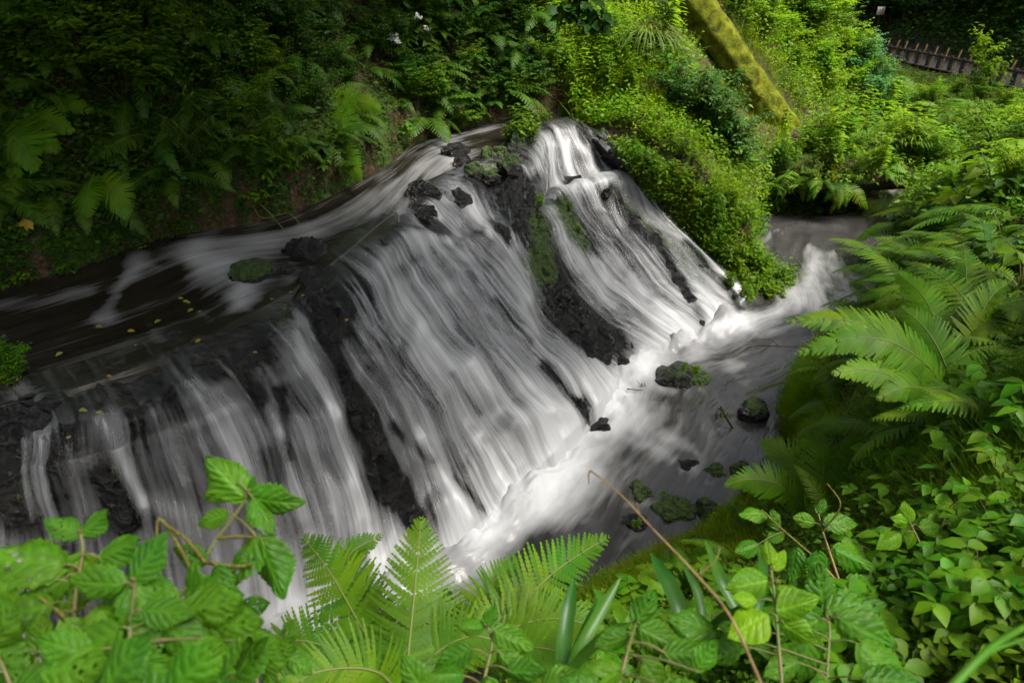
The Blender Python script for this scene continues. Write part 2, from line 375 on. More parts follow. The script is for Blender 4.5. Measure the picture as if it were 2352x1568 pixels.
# relief of rock and of the veil
ridge = fbm2(SU * 3.0, tarc * 0.7, 4); rough = fbm3(LOFT * 5.0, 5); big = fbm3(LOFT * 1.3, 3)
damp = np.clip(tpar / 0.8, 0.25, 1)
lsh = .55 * fbm2(SU * .9, SU * 0, 3); ledge = fbm2(SU * .75 + 3, (tarc + lsh) * 1.7, 3) * np.clip(tpar / 1.2, 0, 1); dledge = np.gradient(ledge, axis=1) / (np.gradient(tarc, axis=1) + 1e-4)
cover = cover + (.05 - .065 * np.clip(dledge, -3, 3)) * lipf
OFFV = 0.045 + 0.06 * np.clip(wet, 0, 1) + 0.03 * fbm2(SU * 7.0 + 0.4 * fbm2(SU * 1.2, tarc * 0.8, 2), tarc * 0.5, 3) + 0.08 * big + 0.075 * ledge
OFFR = ((0.06 * ridge + 0.05 * rough + 0.16 * np.abs(rough) * (0.4 + np.clip(dry, 0, 1)) - 0.02 + 0.12 * big + 0.075 * ledge + 0.09 * np.clip(dry, 0, 1.2) - 0.055) * damp)
OFFR = np.minimum(OFFR, OFFV - 0.025 + 0.22 * np.clip(dry - .12, 0, 1))
ROCK = LOFT + LN * OFFR[..., None]
# keep plunging foot below the pool
ROCK[:, -6:, 2] -= np.linspace(0, 0.5, 6)[None]
moss = 0.15 + 0.9 * strokes(LPX, LPY, [(1240,520,1260,620,40,.7),(1290,480,1340,560,25,.9),(1210,600,1240,700,25,.4),(1420,440,1620,660,10,.8),(1530,480,1720,640,45,.9),(1480,390,1560,470,40,.9),(60,1050,40,1120,60,.3),(270,1060,300,1150,30,.4),(640,720,660,700,20,.5),(1120,380,1170,400,25,.6)]) * 1.0
moss = np.where(sidx > 13.3, np.maximum(moss, np.clip((sidx - 13.3) * 0.9, 0, 0.8)), moss) - 0.05
V = ROCK.reshape(-1, 3)
me = new_mesh('rock_ledge', V, grid_faces(NS, NTT), M['rock'], attrs={'moss': moss.ravel()})
link('rock_ledge', me, kind='structure', label='black wet rock ledge under the waterfall with mossy ribs')
strand = fbm2(SU * 7.0 + 0.4 * fbm2(SU * 1.2, tarc * 0.8, 2), tarc * 0.5, 3)
VEIL = LOFT + LN * OFFV[..., None]
VEIL[:, -4:, 2] -= np.linspace(0, 0.12, 4)[None]
a0 = int(NTT * 0.06)
i1 = int(NS * 13.8 / 15)
sub = VEIL[:i1, a0:]
me = new_mesh('waterfall', sub.reshape(-1, 3), grid_faces(i1, NTT - a0), M['fall'],
              attrs={'cover': cover[:i1, a0:].ravel(), 'film': film[:i1, a0:].ravel(), 'foot': np.clip((tpar - 3.9 - .35 * fbm2(SU * 3, tarc, 3)) / .9, 0, 1)[:i1, a0:].ravel() * (1 - .85 * leftf[:i1, a0:].ravel())},
              uv=np.stack([SU[:i1, a0:], tarc[:i1, a0:]], -1).reshape(-1, 2))
link('waterfall', me, kind='structure', label='silky white waterfall streaming over the dark rock ledge')

# ------------------------------------------------------------------ water sheets
def sheet(name, A, B, n, m, mat, foam_strokes, label, z_off=0.0, wav=0.03, base_foam=0.0, foam_fn=None, wfreq=(0.8, 2.0), fw=1.0, fs=1.0, churn=None):
    A = cr(np.array(A), n); B = cr(np.array(B), n)
    f = np.linspace(0, 1, m)[None, :, None]
    G = A[:, None] * (1 - f) + B[:, None] * f
    u = np.concatenate([[0], np.cumsum(np.linalg.norm(np.diff(G[:, m // 2], axis=0), axis=1))])
    Um = np.repeat(u[:, None], m, 1); Wd = np.linalg.norm(B - A, axis=1)[:, None] * f[..., 0]
    wv = fbm2(Wd * wfreq[1] + 0.5 * fbm2(Um * 0.7, Wd, 2), Um * wfreq[0], 4)
    G[..., 2] += z_off + wav * wv
    if churn is not None: G[..., 2] += churn(G)
    px, py, _ = proj(G + np.stack([.16 * fbm2(G[..., 0] * 2.3 + 5, G[..., 1] * 2.3, 4), .16 * fbm2(G[..., 0] * 2.3, G[..., 1] * 2.3 + 9, 4), 0 * G[..., 0]], -1))
    if name == 'upper_stream': G[:, -8:, 2] -= np.linspace(0, .12, 8)[None]
    if name == 'upper_stream': px, py = px, py
    fo = base_foam + strokes(px, py, [(a_, b_, c_, d_, w_ * fw, s_ * fs) for a_, b_, c_, d_, w_, s_ in foam_strokes]) + 0.25 * wv * (wav > 0)
    if name == 'upper_stream': fo = fo - 1.2 * np.clip((f[..., 0] - .86) / .1, 0, 1) * (px < 900)
    if foam_fn is not None: fo = fo + foam_fn(G, px, py)
    me = new_mesh(name, G.reshape(-1, 3), grid_faces(n, m), mat, attrs={'foam': fo.ravel()}, uv=np.stack([Wd, Um], -1).reshape(-1, 2))
    return link(name, me, kind='structure', label=label), G

FOOT = [(1290,258,2.20),(1230,272,2.16),(1150,288,2.10),(1000,330,2.0),(930,385,1.95),(800,460,1.9),(640,520,1.85),(400,560,1.82),(240,620,1.8),(0,690,1.75),(-200,745,1.7),(-500,800,1.68)]
foot3 = np.array([P(*q) for q in FOOT])
# near side of the upper stream = along the lip of the falls, from right to left
lipside = cr(flow3[:, 0], 40)[::-1][8:]        # U points, right to left
lip2 = cr(0.25 * flow3[:, 0] + 0.75 * flow3[:, 1], 40)[::-1][8:]
lip2[:, 2] += 0.012
fo3 = foot3.copy()
dirs = np.gradient(foot3[:, :2], axis=0); nrm = np.stack([dirs[:, 1], -dirs[:, 0]], 1); nrm /= np.linalg.norm(nrm, axis=1, keepdims=True)
# outward (towards the left bank): away from the falls
nrm *= np.where((nrm @ np.array([-0.77, 0.64])) < 0, -1, 1)[:, None]
fo3[:, :2] += nrm * 0.25
UP_FOAM = [(700,545,470,610,26,0.60),(470,585,560,640,36,0.56),(450,600,600,560,30,0.32),(235,730,330,600,16,0.72),(330,610,480,560,22,0.28),(540,650,560,700,20,0.64),(550,700,640,750,18,0.64),
           (640,690,590,720,12,0.32),(660,620,690,650,14,0.40),(0,705,200,670,14,0.40),(900,430,1010,380,30,0.32),(1030,350,1060,400,22,0.48),(1000,330,1130,300,12,0.24),(760,500,900,450,24,0.28),
           (1080,380,1200,400,16,0.40),(980,390,1050,350,18,0.32),(860,490,700,540,20,0.36),(470,720,560,800,12,0.24),(330,740,420,800,10,0.24)]
up_o, UPG = sheet('upper_stream', fo3, cr(lip2, 60)[np.linspace(0, 59, len(fo3)).astype(int)], 300, 90, M['upper'], UP_FOAM,
      'dark glassy upper stream with white streaks sliding to the lip of the falls', wav=0.02, base_foam=0.0, wfreq=(0.5, 2.4), fw=1.35, fs=0.75)

LEFT = [(1780,490,.42),(1770,520,.40),(1765,590,.36),(1770,650,.33),(1770,690,.30),(1700,720,.18),(1600,770,.10),(1510,805,.08),(1440,860,.05),(1390,930,.02),(1300,1020,0),(1180,1160,-.06),(1060,1270,-.14),(880,1340,-.20),(645,1410,-.27),(375,1450,-.30),(120,1460,-.32),(-200,1480,-.35)]
RIGHT = [(2040,490,.44),(2010,530,.42),(2000,580,.37),(1990,650,.33),(1930,720,.28),(1830,770,.14),(1775,840,.08),(1750,920,.05),(1770,1000,.02),(1720,1090,0),(1560,1200,-.05),(1330,1300,-.10),(1130,1420,-.18),(920,1530,-.26),(690,1600,-.30),(450,1650,-.34),(200,1720,-.36),(-80,1760,-.38)]
L3 = np.array([P(*q) for q in LEFT]); R3 = np.array([P(*q) for q in RIGHT])
d = (R3 - L3); d[:, 2] = 0; d /= np.linalg.norm(d, axis=1, keepdims=True)
Lx = L3 - d * 0.35; Rx = R3 + d * 0.35
fallbase = flow3[:13, 5]
fb = cr(fallbase, 200)
def base_foam(G, px, py):
    q = G.reshape(-1, 3)[:, :2]; dm = np.full(len(q), 9.0)
    for b in fb[::2]: dm = np.minimum(dm, np.hypot(q[:, 0] - b[0], q[:, 1] - b[1]))
    nz = fbm2(q[:, 0] * 2.2, q[:, 1] * 2.2, 4)
    return ((0.85 + 0.5 * nz) * np.exp(-(dm / (0.32 + 0.16 * nz)) ** 2)).reshape(px.shape)
def churn(G):
    q = G.reshape(-1, 3)[:, :2]; dm = np.full(len(q), 9.0)
    for b in fb[::2]: dm = np.minimum(dm, np.hypot(q[:, 0] - b[0], q[:, 1] - b[1]))
    return (.16 * np.exp(-(dm / .22) ** 2) * (.55 + 1.2 * fbm2(q[:, 0] * 3.5, q[:, 1] * 3.5, 4)) + .05 * np.exp(-(dm / .6) ** 2) * fbm2(q[:, 0] * 5, q[:, 1] * 5, 4)).reshape(G.shape[:2])
LOW_FOAM = [(1800,500,2030,500,40,-.2),(1850,530,1990,530,30,-.15),(1960,560,1980,620,30,-.2),(1850,560,1870,620,14,.35),(1815,700,1890,705,34,.8),(1815,660,1890,655,34,.6),(1835,615,1890,610,26,.35),(1840,570,1900,580,14,.2),(1800,720,1700,740,16,.5),(1700,740,1480,820,26,.7),(1480,830,1400,920,40,.9),(1400,930,1500,960,60,.7),(1390,960,1280,1080,60,.7),
            (1290,1080,1120,1200,70,.9),(1330,1100,1400,1060,60,.5),(1100,1220,1080,1290,60,.8),(1330,1150,1250,1180,30,.4),(1440,1010,1540,1060,22,.5),(1520,1000,1600,1040,16,.5),(1470,960,1480,1010,18,.35),(1500,850,1600,820,20,.4),
            (1680,850,1700,880,26,.5),(1720,800,1700,830,20,.35),(900,1350,1000,1340,60,.6),(700,1430,860,1430,90,.7),(200,1500,500,1500,90,.4),
            (1510,880,1540,895,10,.5),(1630,900,1610,890,12,.4),(1560,1085,1600,1080,8,.35),(1630,1105,1660,1105,8,.3),(1440,1165,1490,1170,10,.35),(1510,1185,1590,1185,8,.3),(1370,985,1400,980,14,.5)]
low_o, LOWG = sheet('lower_stream', Lx, Rx, 420, 110, M['lower'], LOW_FOAM, 'churning white and grey lower stream at the foot of the falls', wav=0.05, base_foam=-0.09, foam_fn=base_foam, wfreq=(1.1, 1.6), churn=churn, fs=.78)

FARL = [P(1870,545,.40) + np.array([0.2, 1.2, 0]), np.array([7.0, 13.2, .44]), P(2095,345,.48), P(2090,300,.55), P(2040,250,.65)]
FARR = [P(2040,545,.40), np.array([8.6, 12.6, .44]), P(2140,345,.48), P(2130,295,.55), P(2075,250,.65)]
far_o, FARG = sheet('far_stream', FARL, FARR, 120, 24, M['far'], [(2110,330,2090,360,10,.35),(2100,300,2110,330,8,.2)], 'pale glint of the upper reach of the stream among the plants', wav=0.03, base_foam=0.1)

# ------------------------------------------------------------------ terrain: thin-plate spline through the places read from the photograph
C = []
for q, n in zip(foot3, nrm):
    for dd, dz in ((0.0, 0.02), (0.3, 0.30), (1.0, 1.15), (2.0, 2.5), (3.5, 4.0), (7.0, 6.5), (14.0, 9.0)):
        if dd > 3 and q[0] > -1.5: dz *= 0.75
        C.append((q[0] + n[0] * dd, q[1] + n[1] * dd, q[2] + dz))
for row in (0, 1):                      # below the upper stream and the lip
    for q in flow3[:14, row]: C.append((q[0], q[1], q[2] - 0.30))
for a, b in zip(foot3, UPG[np.linspace(0, 299, len(foot3)).astype(int), 50]): C.append((b[0], b[1], b[2] - 0.25))
for row in (2, 3, 4, 5):
    for q in flow3[:14, row]: C.append((q[0], q[1], q[2] - 0.45))
for q in flow3[14]: C.append((q[0], q[1], q[2] - 0.05))
for q in flow3[15]: C.append((q[0], q[1], q[2] + 0.0))
for i in range(0, 420, 24): 
    q = LOWG[i, 55]; C.append((q[0], q[1], q[2] - 0.4))
for q, dd_ in zip(R3, d): 
    C.append((q[0], q[1], q[2] + 0.0)); C.append((q[0] + dd_[0] * .3, q[1] + dd_[1] * .3, q[2] + 0.3))
for i in range(20, 120, 20):
    q = FARG[i, 12]; C.append((q[0], q[1], q[2] - 0.25))
    for k_ in (0, 23): C.append((*FARG[i, k_][:2], FARG[i, k_][2] + 0.12))
PX = [ # right hill, mound, valley, right bank, near bank
 (1450,30,3.5),(1380,140,2.9),(1500,220,2.5),(1600,300,1.9),(1650,100,3.0),(1560,120,3.0),(1700,230,2.1),(1800,300,1.4),(1850,150,2.4),(1750,60,3.2),(1900,60,3.1),(1900,220,1.7),(1980,120,2.4),(2000,210,1.4),(2050,250,.9),
 (1640,420,1.55),(1700,400,1.3),(1750,470,.8),(1780,440,.9),(1850,400,1.0),(1850,340,1.4),(1950,320,1.45),(2050,340,1.3),(2000,380,1.35),(1900,390,1.25),(2090,420,1.0),
 (2200,330,.9),(2250,280,.95),(2352,260,1.05),(2150,240,.9),(2352,330,1.3),(2200,400,1.3),
 (2100,480,1.1),(2200,520,1.5),(2352,480,2.0),(2352,400,1.8),(2100,640,1.1),(2200,700,1.6),(2352,700,2.2),(1950,740,.55),(2000,820,1.1),(1880,860,.65),(1840,920,.45),(1900,1000,.9),(2100,950,1.7),(2352,1000,2.3),
 (1800,1080,.6),(1780,1180,.8),(1950,1150,1.4),(2150,1200,2.0),(2352,1400,2.4),(2000,1350,1.9),(1750,1350,1.3),(1600,1260,.5),(1600,1400,1.2),(1800,1568,2.0),(1400,1380,.5),(1400,1568,1.5),(1200,1480,.6),(1150,1568,1.1),(900,1600,.3),(700,1700,.3),(300,1900,.2),(2352,1568,2.4),
]
for q in PX: C.append(tuple(P(*q)))
C += [(0, 0.6, 2.35), (0, -1.5, 2.5), (2.2, 0, 2.6), (5, 1, 3.2), (-1.6, 0.6, 1.6), (-3, 0, 1.2), (-5, 1, .6), (-4, -2, 1.5), (6, 5, 2.9), (9, 8, 2.6), (12, 12, 1.9), (8, -2, 4)]
# path with its fence, wall and the wooded slope behind
fenceA, fenceB = P(2400,218,1.2), P(2000,126,1.2)
path_pts = [P(2700,290,1.2), fenceA, P(2200,170,1.2), fenceB, P(1960,117,1.2) + np.array([0.3, 3, 0])]
path_c = cr(path_pts, 60)
pd = np.gradient(path_c[:, :2], axis=0); pn = np.stack([pd[:, 1], -pd[:, 0]], 1); pn /= np.linalg.norm(pn, axis=1, keepdims=True)
pn *= np.where(pn[:, :1] < 0, -1, 1)
for i in range(0, 60, 6):
    q, n = path_c[i], pn[i]
    for dd, dz in ((-1.5, -0.35), (-0.2, -0.05), (1.2, -0.05), (2.6, -0.02), (3.4, 2.3), (5.5, 4.2), (10, 8), (18, 13)):
        C.append((q[0] + n[0] * dd, q[1] + n[1] * dd, q[2] + dz))
C += [(12, 33, 3.5), (8, 30, 4.5), (4, 24, 6.0), (10, 45, 10), (20, 50, 14), (0, 40, 12), (-10, 30, 14), (35, 40, 18), (40, 15, 14), (30, 5, 8), (9, 25, 2.5), (11, 28, 2.4)]
C = np.array(C)
_, keep = np.unique(np.round(C[:, :2] / 0.08).astype(int), axis=0, return_index=True); C = C[np.sort(keep)]
def tps_k(d2): return 0.5 * d2 * np.log(d2 + 1e-9)
def tps_fit(X, z, lam=0.02):
    n = len(X); d2 = ((X[:, None] - X[None]) ** 2).sum(-1); K = tps_k(d2) + lam * np.eye(n)
    Pm = np.c_[np.ones(n), X]; A = np.zeros((n + 3, n + 3)); A[:n, :n] = K; A[:n, n:] = Pm; A[n:, :n] = Pm.T
    return np.linalg.solve(A, np.r_[z, 0, 0, 0])
Wt = tps_fit(C[:, :2], C[:, 2])
def tps_eval(Q):
    out = np.empty(len(Q))
    for s in range(0, len(Q), 8000):
        q = Q[s:s + 8000]; d2 = ((q[:, None] - C[None, :, :2]) ** 2).sum(-1)
        out[s:s + 8000] = tps_k(d2) @ Wt[:len(C)] + Wt[-3] + q @ Wt[-2:]
    return out
def axis(lo, a, b, hi, step, grow=1.12):
    core = np.arange(a, b, step); l = [a]; s = step
    while l[-1] > lo: s *= grow; l.append(l[-1] - s)
    r = [core[-1]]; s = step
    while r[-1] < hi: s *= grow; r.append(r[-1] + s)
    return np.concatenate([l[1:][::-1], core, r[1:]])
gx = axis(-22, -6.5, 11, 60, 0.09); gy = axis(-6, 0.8, 15.5, 70, 0.09)
XX, YY = np.meshgrid(gx, gy, indexing='ij')
Z = tps_eval(np.c_[XX.ravel(), YY.ravel()]).reshape(XX.shape)
bump = 0.10 * fbm2(XX * 1.1, YY * 1.1, 5) + 0.03 * fbm2(XX * 6, YY * 6, 3)
Z = Z + bump
# carve: never above water sheets or the ledge
def raster_low(G, off, r=1):
    """lowest sheet height per terrain cell"""
    q = G.reshape(-1, 3); ix = np.clip(np.searchsorted(gx, q[:, 0]), 1, len(gx) - 1); iy = np.clip(np.searchsorted(gy, q[:, 1]), 1, len(gy) - 1)
    ix = ix - (q[:, 0] - gx[ix - 1] < gx[ix] - q[:, 0]); iy = iy - (q[:, 1] - gy[iy - 1] < gy[iy] - q[:, 1])
    lim = np.full(Z.shape, 1e9); np.minimum.at(lim, (ix, iy), q[:, 2] - off)
    for _ in range(r):
        p_ = np.pad(lim, 1, constant_values=1e9)
        lim = np.min([p_[1 + a:p_.shape[0] - 1 + a, 1 + b:p_.shape[1] - 1 + b] for a in (-1, 0, 1) for b in (-1, 0, 1)], axis=0)
    return lim
Z = np.minimum(Z, raster_low(ROCK[:i1], 0.10))
Z = np.minimum(Z, raster_low(LOWG[:, 9:-9], 0.12, 1))
Z = np.minimum(Z, raster_low(UPG[:, 6:], 0.08, 1))
Z = np.minimum(Z, raster_low(FARG[5:, 3:-3], 0.1, 1))
hol = ((XX - 5.75) / 1.25) ** 2 + ((YY - 11.35) / .70) ** 2 < 1; Z = np.where(hol, np.minimum(Z, .20), Z)
me = new_mesh('ground', np.stack([XX, YY, Z], -1).reshape(-1, 3), grid_faces(len(gx), len(gy)), M['soil'])
ground = link('ground', me, kind='structure', label='brown soil of the ravine banks and hillside')
def hz(x, y):
    ix = int(np.clip(np.searchsorted(gx, x) - 1, 0, len(gx) - 2)); iy = int(np.clip(np.searchsorted(gy, y) - 1, 0, len(gy) - 2))
    fx = (x - gx[ix]) / (gx[ix + 1] - gx[ix]); fy = (y - gy[iy]) / (gy[iy + 1] - gy[iy])
    fx = min(max(fx, 0), 1); fy = min(max(fy, 0), 1)
    return float((Z[ix, iy] * (1 - fx) + Z[ix + 1, iy] * fx) * (1 - fy) + (Z[ix, iy + 1] * (1 - fx) + Z[ix + 1, iy + 1] * fx) * fy)

# ------------------------------------------------------------------ vegetation: materials
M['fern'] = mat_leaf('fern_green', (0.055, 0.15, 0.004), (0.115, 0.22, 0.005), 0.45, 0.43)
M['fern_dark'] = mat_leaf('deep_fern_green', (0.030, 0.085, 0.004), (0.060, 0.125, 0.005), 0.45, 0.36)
M['fern_stalk'] = NT('fern_stalk').m
k = NT('fern_stalk_skin'); M['fern_stalk'] = k.done(k.bsdf((0.11, 0.13, 0.03), 0.5, 0.3).outputs[0])
k = NT('twig_bark'); M['twig'] = k.done(k.bsdf(k.ramp(k.noise(k.geo().outputs['Position'], 40, 4), [(0.3, (0.02, 0.014, 0.008)), (0.7, (0.07, 0.05, 0.03))]), 0.8, 0.2).outputs[0])
k = NT('green_stem'); M['stem'] = k.done(k.bsdf(k.ramp(k.noise(k.geo().outputs['Position'], 25, 3), [(0.3, (0.06, 0.10, 0.015)), (0.7, (0.13, 0.10, 0.04))]), 0.5, 0.3).outputs[0])
k = NT('brown_stem'); M['dry'] = k.done(k.bsdf(k.ramp(k.noise(k.geo().outputs['Position'], 30, 3), [(0.3, (0.10, 0.05, 0.02)), (0.7, (0.26, 0.19, 0.07))]), 0.6, 0.3).outputs[0])
M['nettle'] = mat_leaf('nettle_green', (0.030, 0.110, 0.006), (0.062, 0.165, 0.006), 0.38, 0.38, vein=True, spec=0.22, nscale=6)
M['herb'] = mat_leaf('herb_green', (0.055, 0.16, 0.005), (0.10, 0.24, 0.006), 0.42, 0.42, nscale=5)
M['bright'] = mat_leaf('yellow_green', (0.112, 0.23, 0.006), (0.21, 0.335, 0.010), 0.5, 0.56, nscale=1.5)
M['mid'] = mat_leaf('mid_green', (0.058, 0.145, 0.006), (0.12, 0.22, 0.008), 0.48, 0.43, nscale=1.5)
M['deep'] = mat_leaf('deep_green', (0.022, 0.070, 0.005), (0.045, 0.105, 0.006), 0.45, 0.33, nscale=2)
M['blue'] = mat_leaf('blue_green', (0.035, 0.13, 0.030), (0.07, 0.19, 0.045), 0.45, 0.35)
M['strap'] = mat_leaf('strap_green', (0.025, 0.10, 0.010), (0.05, 0.14, 0.012), 0.32, 0.30, spec=0.3)
M['sedge'] = mat_leaf('sedge_green', (0.10, 0.16, 0.03), (0.17, 0.22, 0.05), 0.4, 0.35)
M['grass'] = mat_leaf('moss_grass_green', (0.12, 0.20, 0.005), (0.22, 0.29, 0.006), 0.55, 0.6)
M['yellow'] = mat_leaf('yellowed_leaf', (0.35, 0.22, 0.02), (0.42, 0.30, 0.04), 0.45, 0.4)
M['pale'] = mat_leaf('fallen_leaf', (0.18, 0.22, 0.04), (0.30, 0.27, 0.07), 0.4, 0.3)

# ------------------------------------------------------------------ vegetation: meshes
def nrmz(v): return v / (np.linalg.norm(v, axis=-1, keepdims=True) + 1e-9)
def tube(pts, r0, r1, n=6, seg=None, lump=0.0):
    """tapered tube through pts -> V, F(quads)"""
    pts = np.asarray(pts, float); Cc = cr(pts, seg or max(2, len(pts) * 4)) if len(pts) > 2 else cr(np.array([pts[0], (pts[0] + pts[1]) / 2, pts[1]]), seg or 4)
    T = nrmz(np.gradient(Cc, axis=0)); ref = np.array([0.31, 0.22, 0.92]) if abs(T[0, 2]) < 0.8 else np.array([0.9, 0.3, 0.1])
    A = nrmz(np.cross(T, ref)); B = np.cross(T, A)
    rr = np.linspace(r0, r1, len(Cc))[:, None, None]; th = np.linspace(0, 2 * math.pi, n, endpoint=False)
    ring = A[:, None] * np.cos(th)[None, :, None] + B[:, None] * np.sin(th)[None, :, None]
    V = Cc[:, None] + ring * rr
    if lump: V = V + ring * rr * lump * fbm3(V * 5 / max(r0, 0.02) * 0.2, 3)[..., None]
    i = np.arange(len(Cc) - 1)[:, None] * n; j = np.arange(n)[None]; j2 = (np.arange(n) + 1)[None] % n
    F = np.stack([i + j, i + j2, i + n + j2, i + n + j], -1).reshape(-1, 4)
    V = V.reshape(-1, 3); 
    return V, F
def merge(parts):
    """[(V,F)] with same face size"""
    Vs, Fs, o = [], [], 0
    for V, F in parts:
        Vs.append(V); Fs.append(F + o); o += len(V)
    return np.concatenate(Vs), np.concatenate(Fs)
def leaf_batch(pos, d, nrm, ln, wd, curl=0.25, fold=0.25, detail=False):
    """many leaves; returns V, F(tris), tint"""
    n = len(pos); d = nrmz(d); s = nrmz(np.cross(d, nrm)); u = np.cross(s, d)
    ln = np.broadcast_to(np.asarray(ln, float), (n,))[:, None]; wd = np.broadcast_to(np.asarray(wd, float), (n,))[:, None]
    if detail:
        prof = [(0, 0), (0.22, 0.8), (0.5, 1.0), (0.78, 0.55), (1.0, 0)]
    else:
        prof = [(0, 0), (0.4, 1.0), (1.0, 0)]
    vs = []
    for a, w in prof:
        c = pos + d * ln * a - u * ln * curl * a * a
        if w == 0: vs.append(c)
        else:
            vs.append(c + s * wd * 0.5 * w + u * wd * fold * w * 0.5); vs.append(c); vs.append(c - s * wd * 0.5 * w + u * wd * fold * w * 0.5)
    k_ = len(vs); V = np.stack(vs, 1).reshape(-1, 3)
    if detail:
        f = [(0, 1, 2), (0, 2, 3), (1, 4, 2), (4, 5, 2), (2, 5, 3), (5, 6, 3), (4, 7, 5), (7, 8, 5), (5, 8, 6), (8, 9, 6), (7, 10, 8), (8, 10, 9)]
    else:
        f = [(0, 1, 2), (0, 2, 3), (1, 4, 2), (2, 4, 3)]
    F = (np.arange(n)[:, None, None] * k_ + np.array(f)[None]).reshape(-1, 3)
    return V, F, np.repeat(rng.random(n), k_)
def frond_mesh(name, curve, W, npairs=24, nseg=8, up=(0, 0, 1), mat=None, droop=0.22, stalk=0.12, r=0.004, fill=0.66):
    Cc = cr(np.asarray(curve, float), 80); T = nrmz(np.gradient(Cc, axis=0)); up = np.asarray(up, float)
    Sd = nrmz(np.cross(T, up[None])); N = np.cross(Sd, T)
    L = np.linalg.norm(np.diff(Cc, axis=0), axis=1).sum(); sp = L * (1 - stalk) / npairs
    V, F, tint = [], [], []
    for i in range(npairs):
        u = stalk + (1 - stalk) * ((i + 0.5) / npairs); x = u * 79; i0 = int(x)
        p, t, s, n = Cc[i0], T[i0], Sd[i0], N[i0]
        q = (u - stalk) / (1 - stalk)
        pr = (0.55 + 0.45 * (q / 0.35)) if q < 0.35 else max(0.0, (1 - q) / 0.65) ** 0.75
        l = W * pr * random.uniform(0.93, 1.05)
        if l < 0.003: continue
        for sg in (-1, 1):
            a = R(8 + 42 * q + random.uniform(-4, 4)); d = s * sg * math.cos(a) + t * math.sin(a)
            w = min(sp * fill, l * 0.30); m = max(2, int(nseg * (0.4 + 0.6 * pr)))
            tw = random.uniform(-0.12, 0.12); dr = droop * random.uniform(0.7, 1.3)
            b0 = len(V); tv = random.random() * 0.3 + 0.25 * q
            e = nrmz(np.cross(n, d)) ; e = e if e @ t > 0 else -e
            ee = e + n * tw
            pts = []
            for j in range(m + 1):
                f = j / m; pts.append(p + d * l * f - n * dr * l * f * f + t * 0.10 * l * f * f)
            for j in range(m):
                f0 = j / m; wj = w * (1.0 - 0.85 * f0 ** 1.6) * (0.85 + 0.3 * random.random())
                a0, a1 = pts[j], pts[j + 1]; st = a1 - a0
                for sd_ in (1, -1):
                    k0 = len(V)
                    V += [a0, a0 + st * 0.14 + ee * sd_ * wj * 0.85, a0 + st * 0.97 + ee * sd_ * wj - n * wj * .12, a1]
                    F.append((k0, k0 + 1, k0 + 2, k0 + 3) if sd_ < 0 else (k0 + 3, k0 + 2, k0 + 1, k0))
                    tint += [tv] * 4
    nb = len(F)
    tV, tF = tube(Cc[::4], r, r * 0.3, 5, 30); o = len(V)
    V = np.concatenate([np.array(V), tV]); F = np.concatenate([np.array(F), tF + o]); tint = np.concatenate([tint, np.zeros(len(tV))])
    mi = np.zeros(len(F), int); mi[nb:] = 1
    return new_mesh(name, V, F, attrs={'tint': tint}, mats=[mat or M['fern'], M['fern_stalk']], mat_idx=mi, smooth=False)
def arch(L, e0, e1, n=7, side=0.0):
    """curve leaving the origin in +x at elevation e0 and ending at e1 (degrees)"""
    p = np.zeros(3); out = [p.copy()]
    for i in range(n):
        e = R(e0 + (e1 - e0) * ((i + 0.5) / n) ** 0.8); b = side * (i / n)
        p = p + np.array([math.cos(e) * math.cos(b), math.cos(e) * math.sin(b), math.sin(e)]) * L / n; out.append(p.copy())
    return out
FR = {}
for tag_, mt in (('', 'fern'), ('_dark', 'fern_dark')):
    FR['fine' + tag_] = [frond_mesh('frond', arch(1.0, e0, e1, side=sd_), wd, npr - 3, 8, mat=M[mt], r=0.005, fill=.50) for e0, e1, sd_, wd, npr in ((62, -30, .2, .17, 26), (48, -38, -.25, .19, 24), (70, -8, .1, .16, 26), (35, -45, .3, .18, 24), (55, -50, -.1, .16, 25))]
    FR['mid' + tag_] = [frond_mesh('frond', arch(1.0, e0, e1, side=sd_), wd, npr - 5, 5, mat=M[mt], r=0.005, fill=.44) for e0, e1, sd_, wd, npr in ((62, -30, .2, .18, 22), (48, -38, -.25, .20, 20), (70, -8, .1, .17, 22), (35, -45, .3, .19, 20), (55, -50, -.1, .17, 21))]

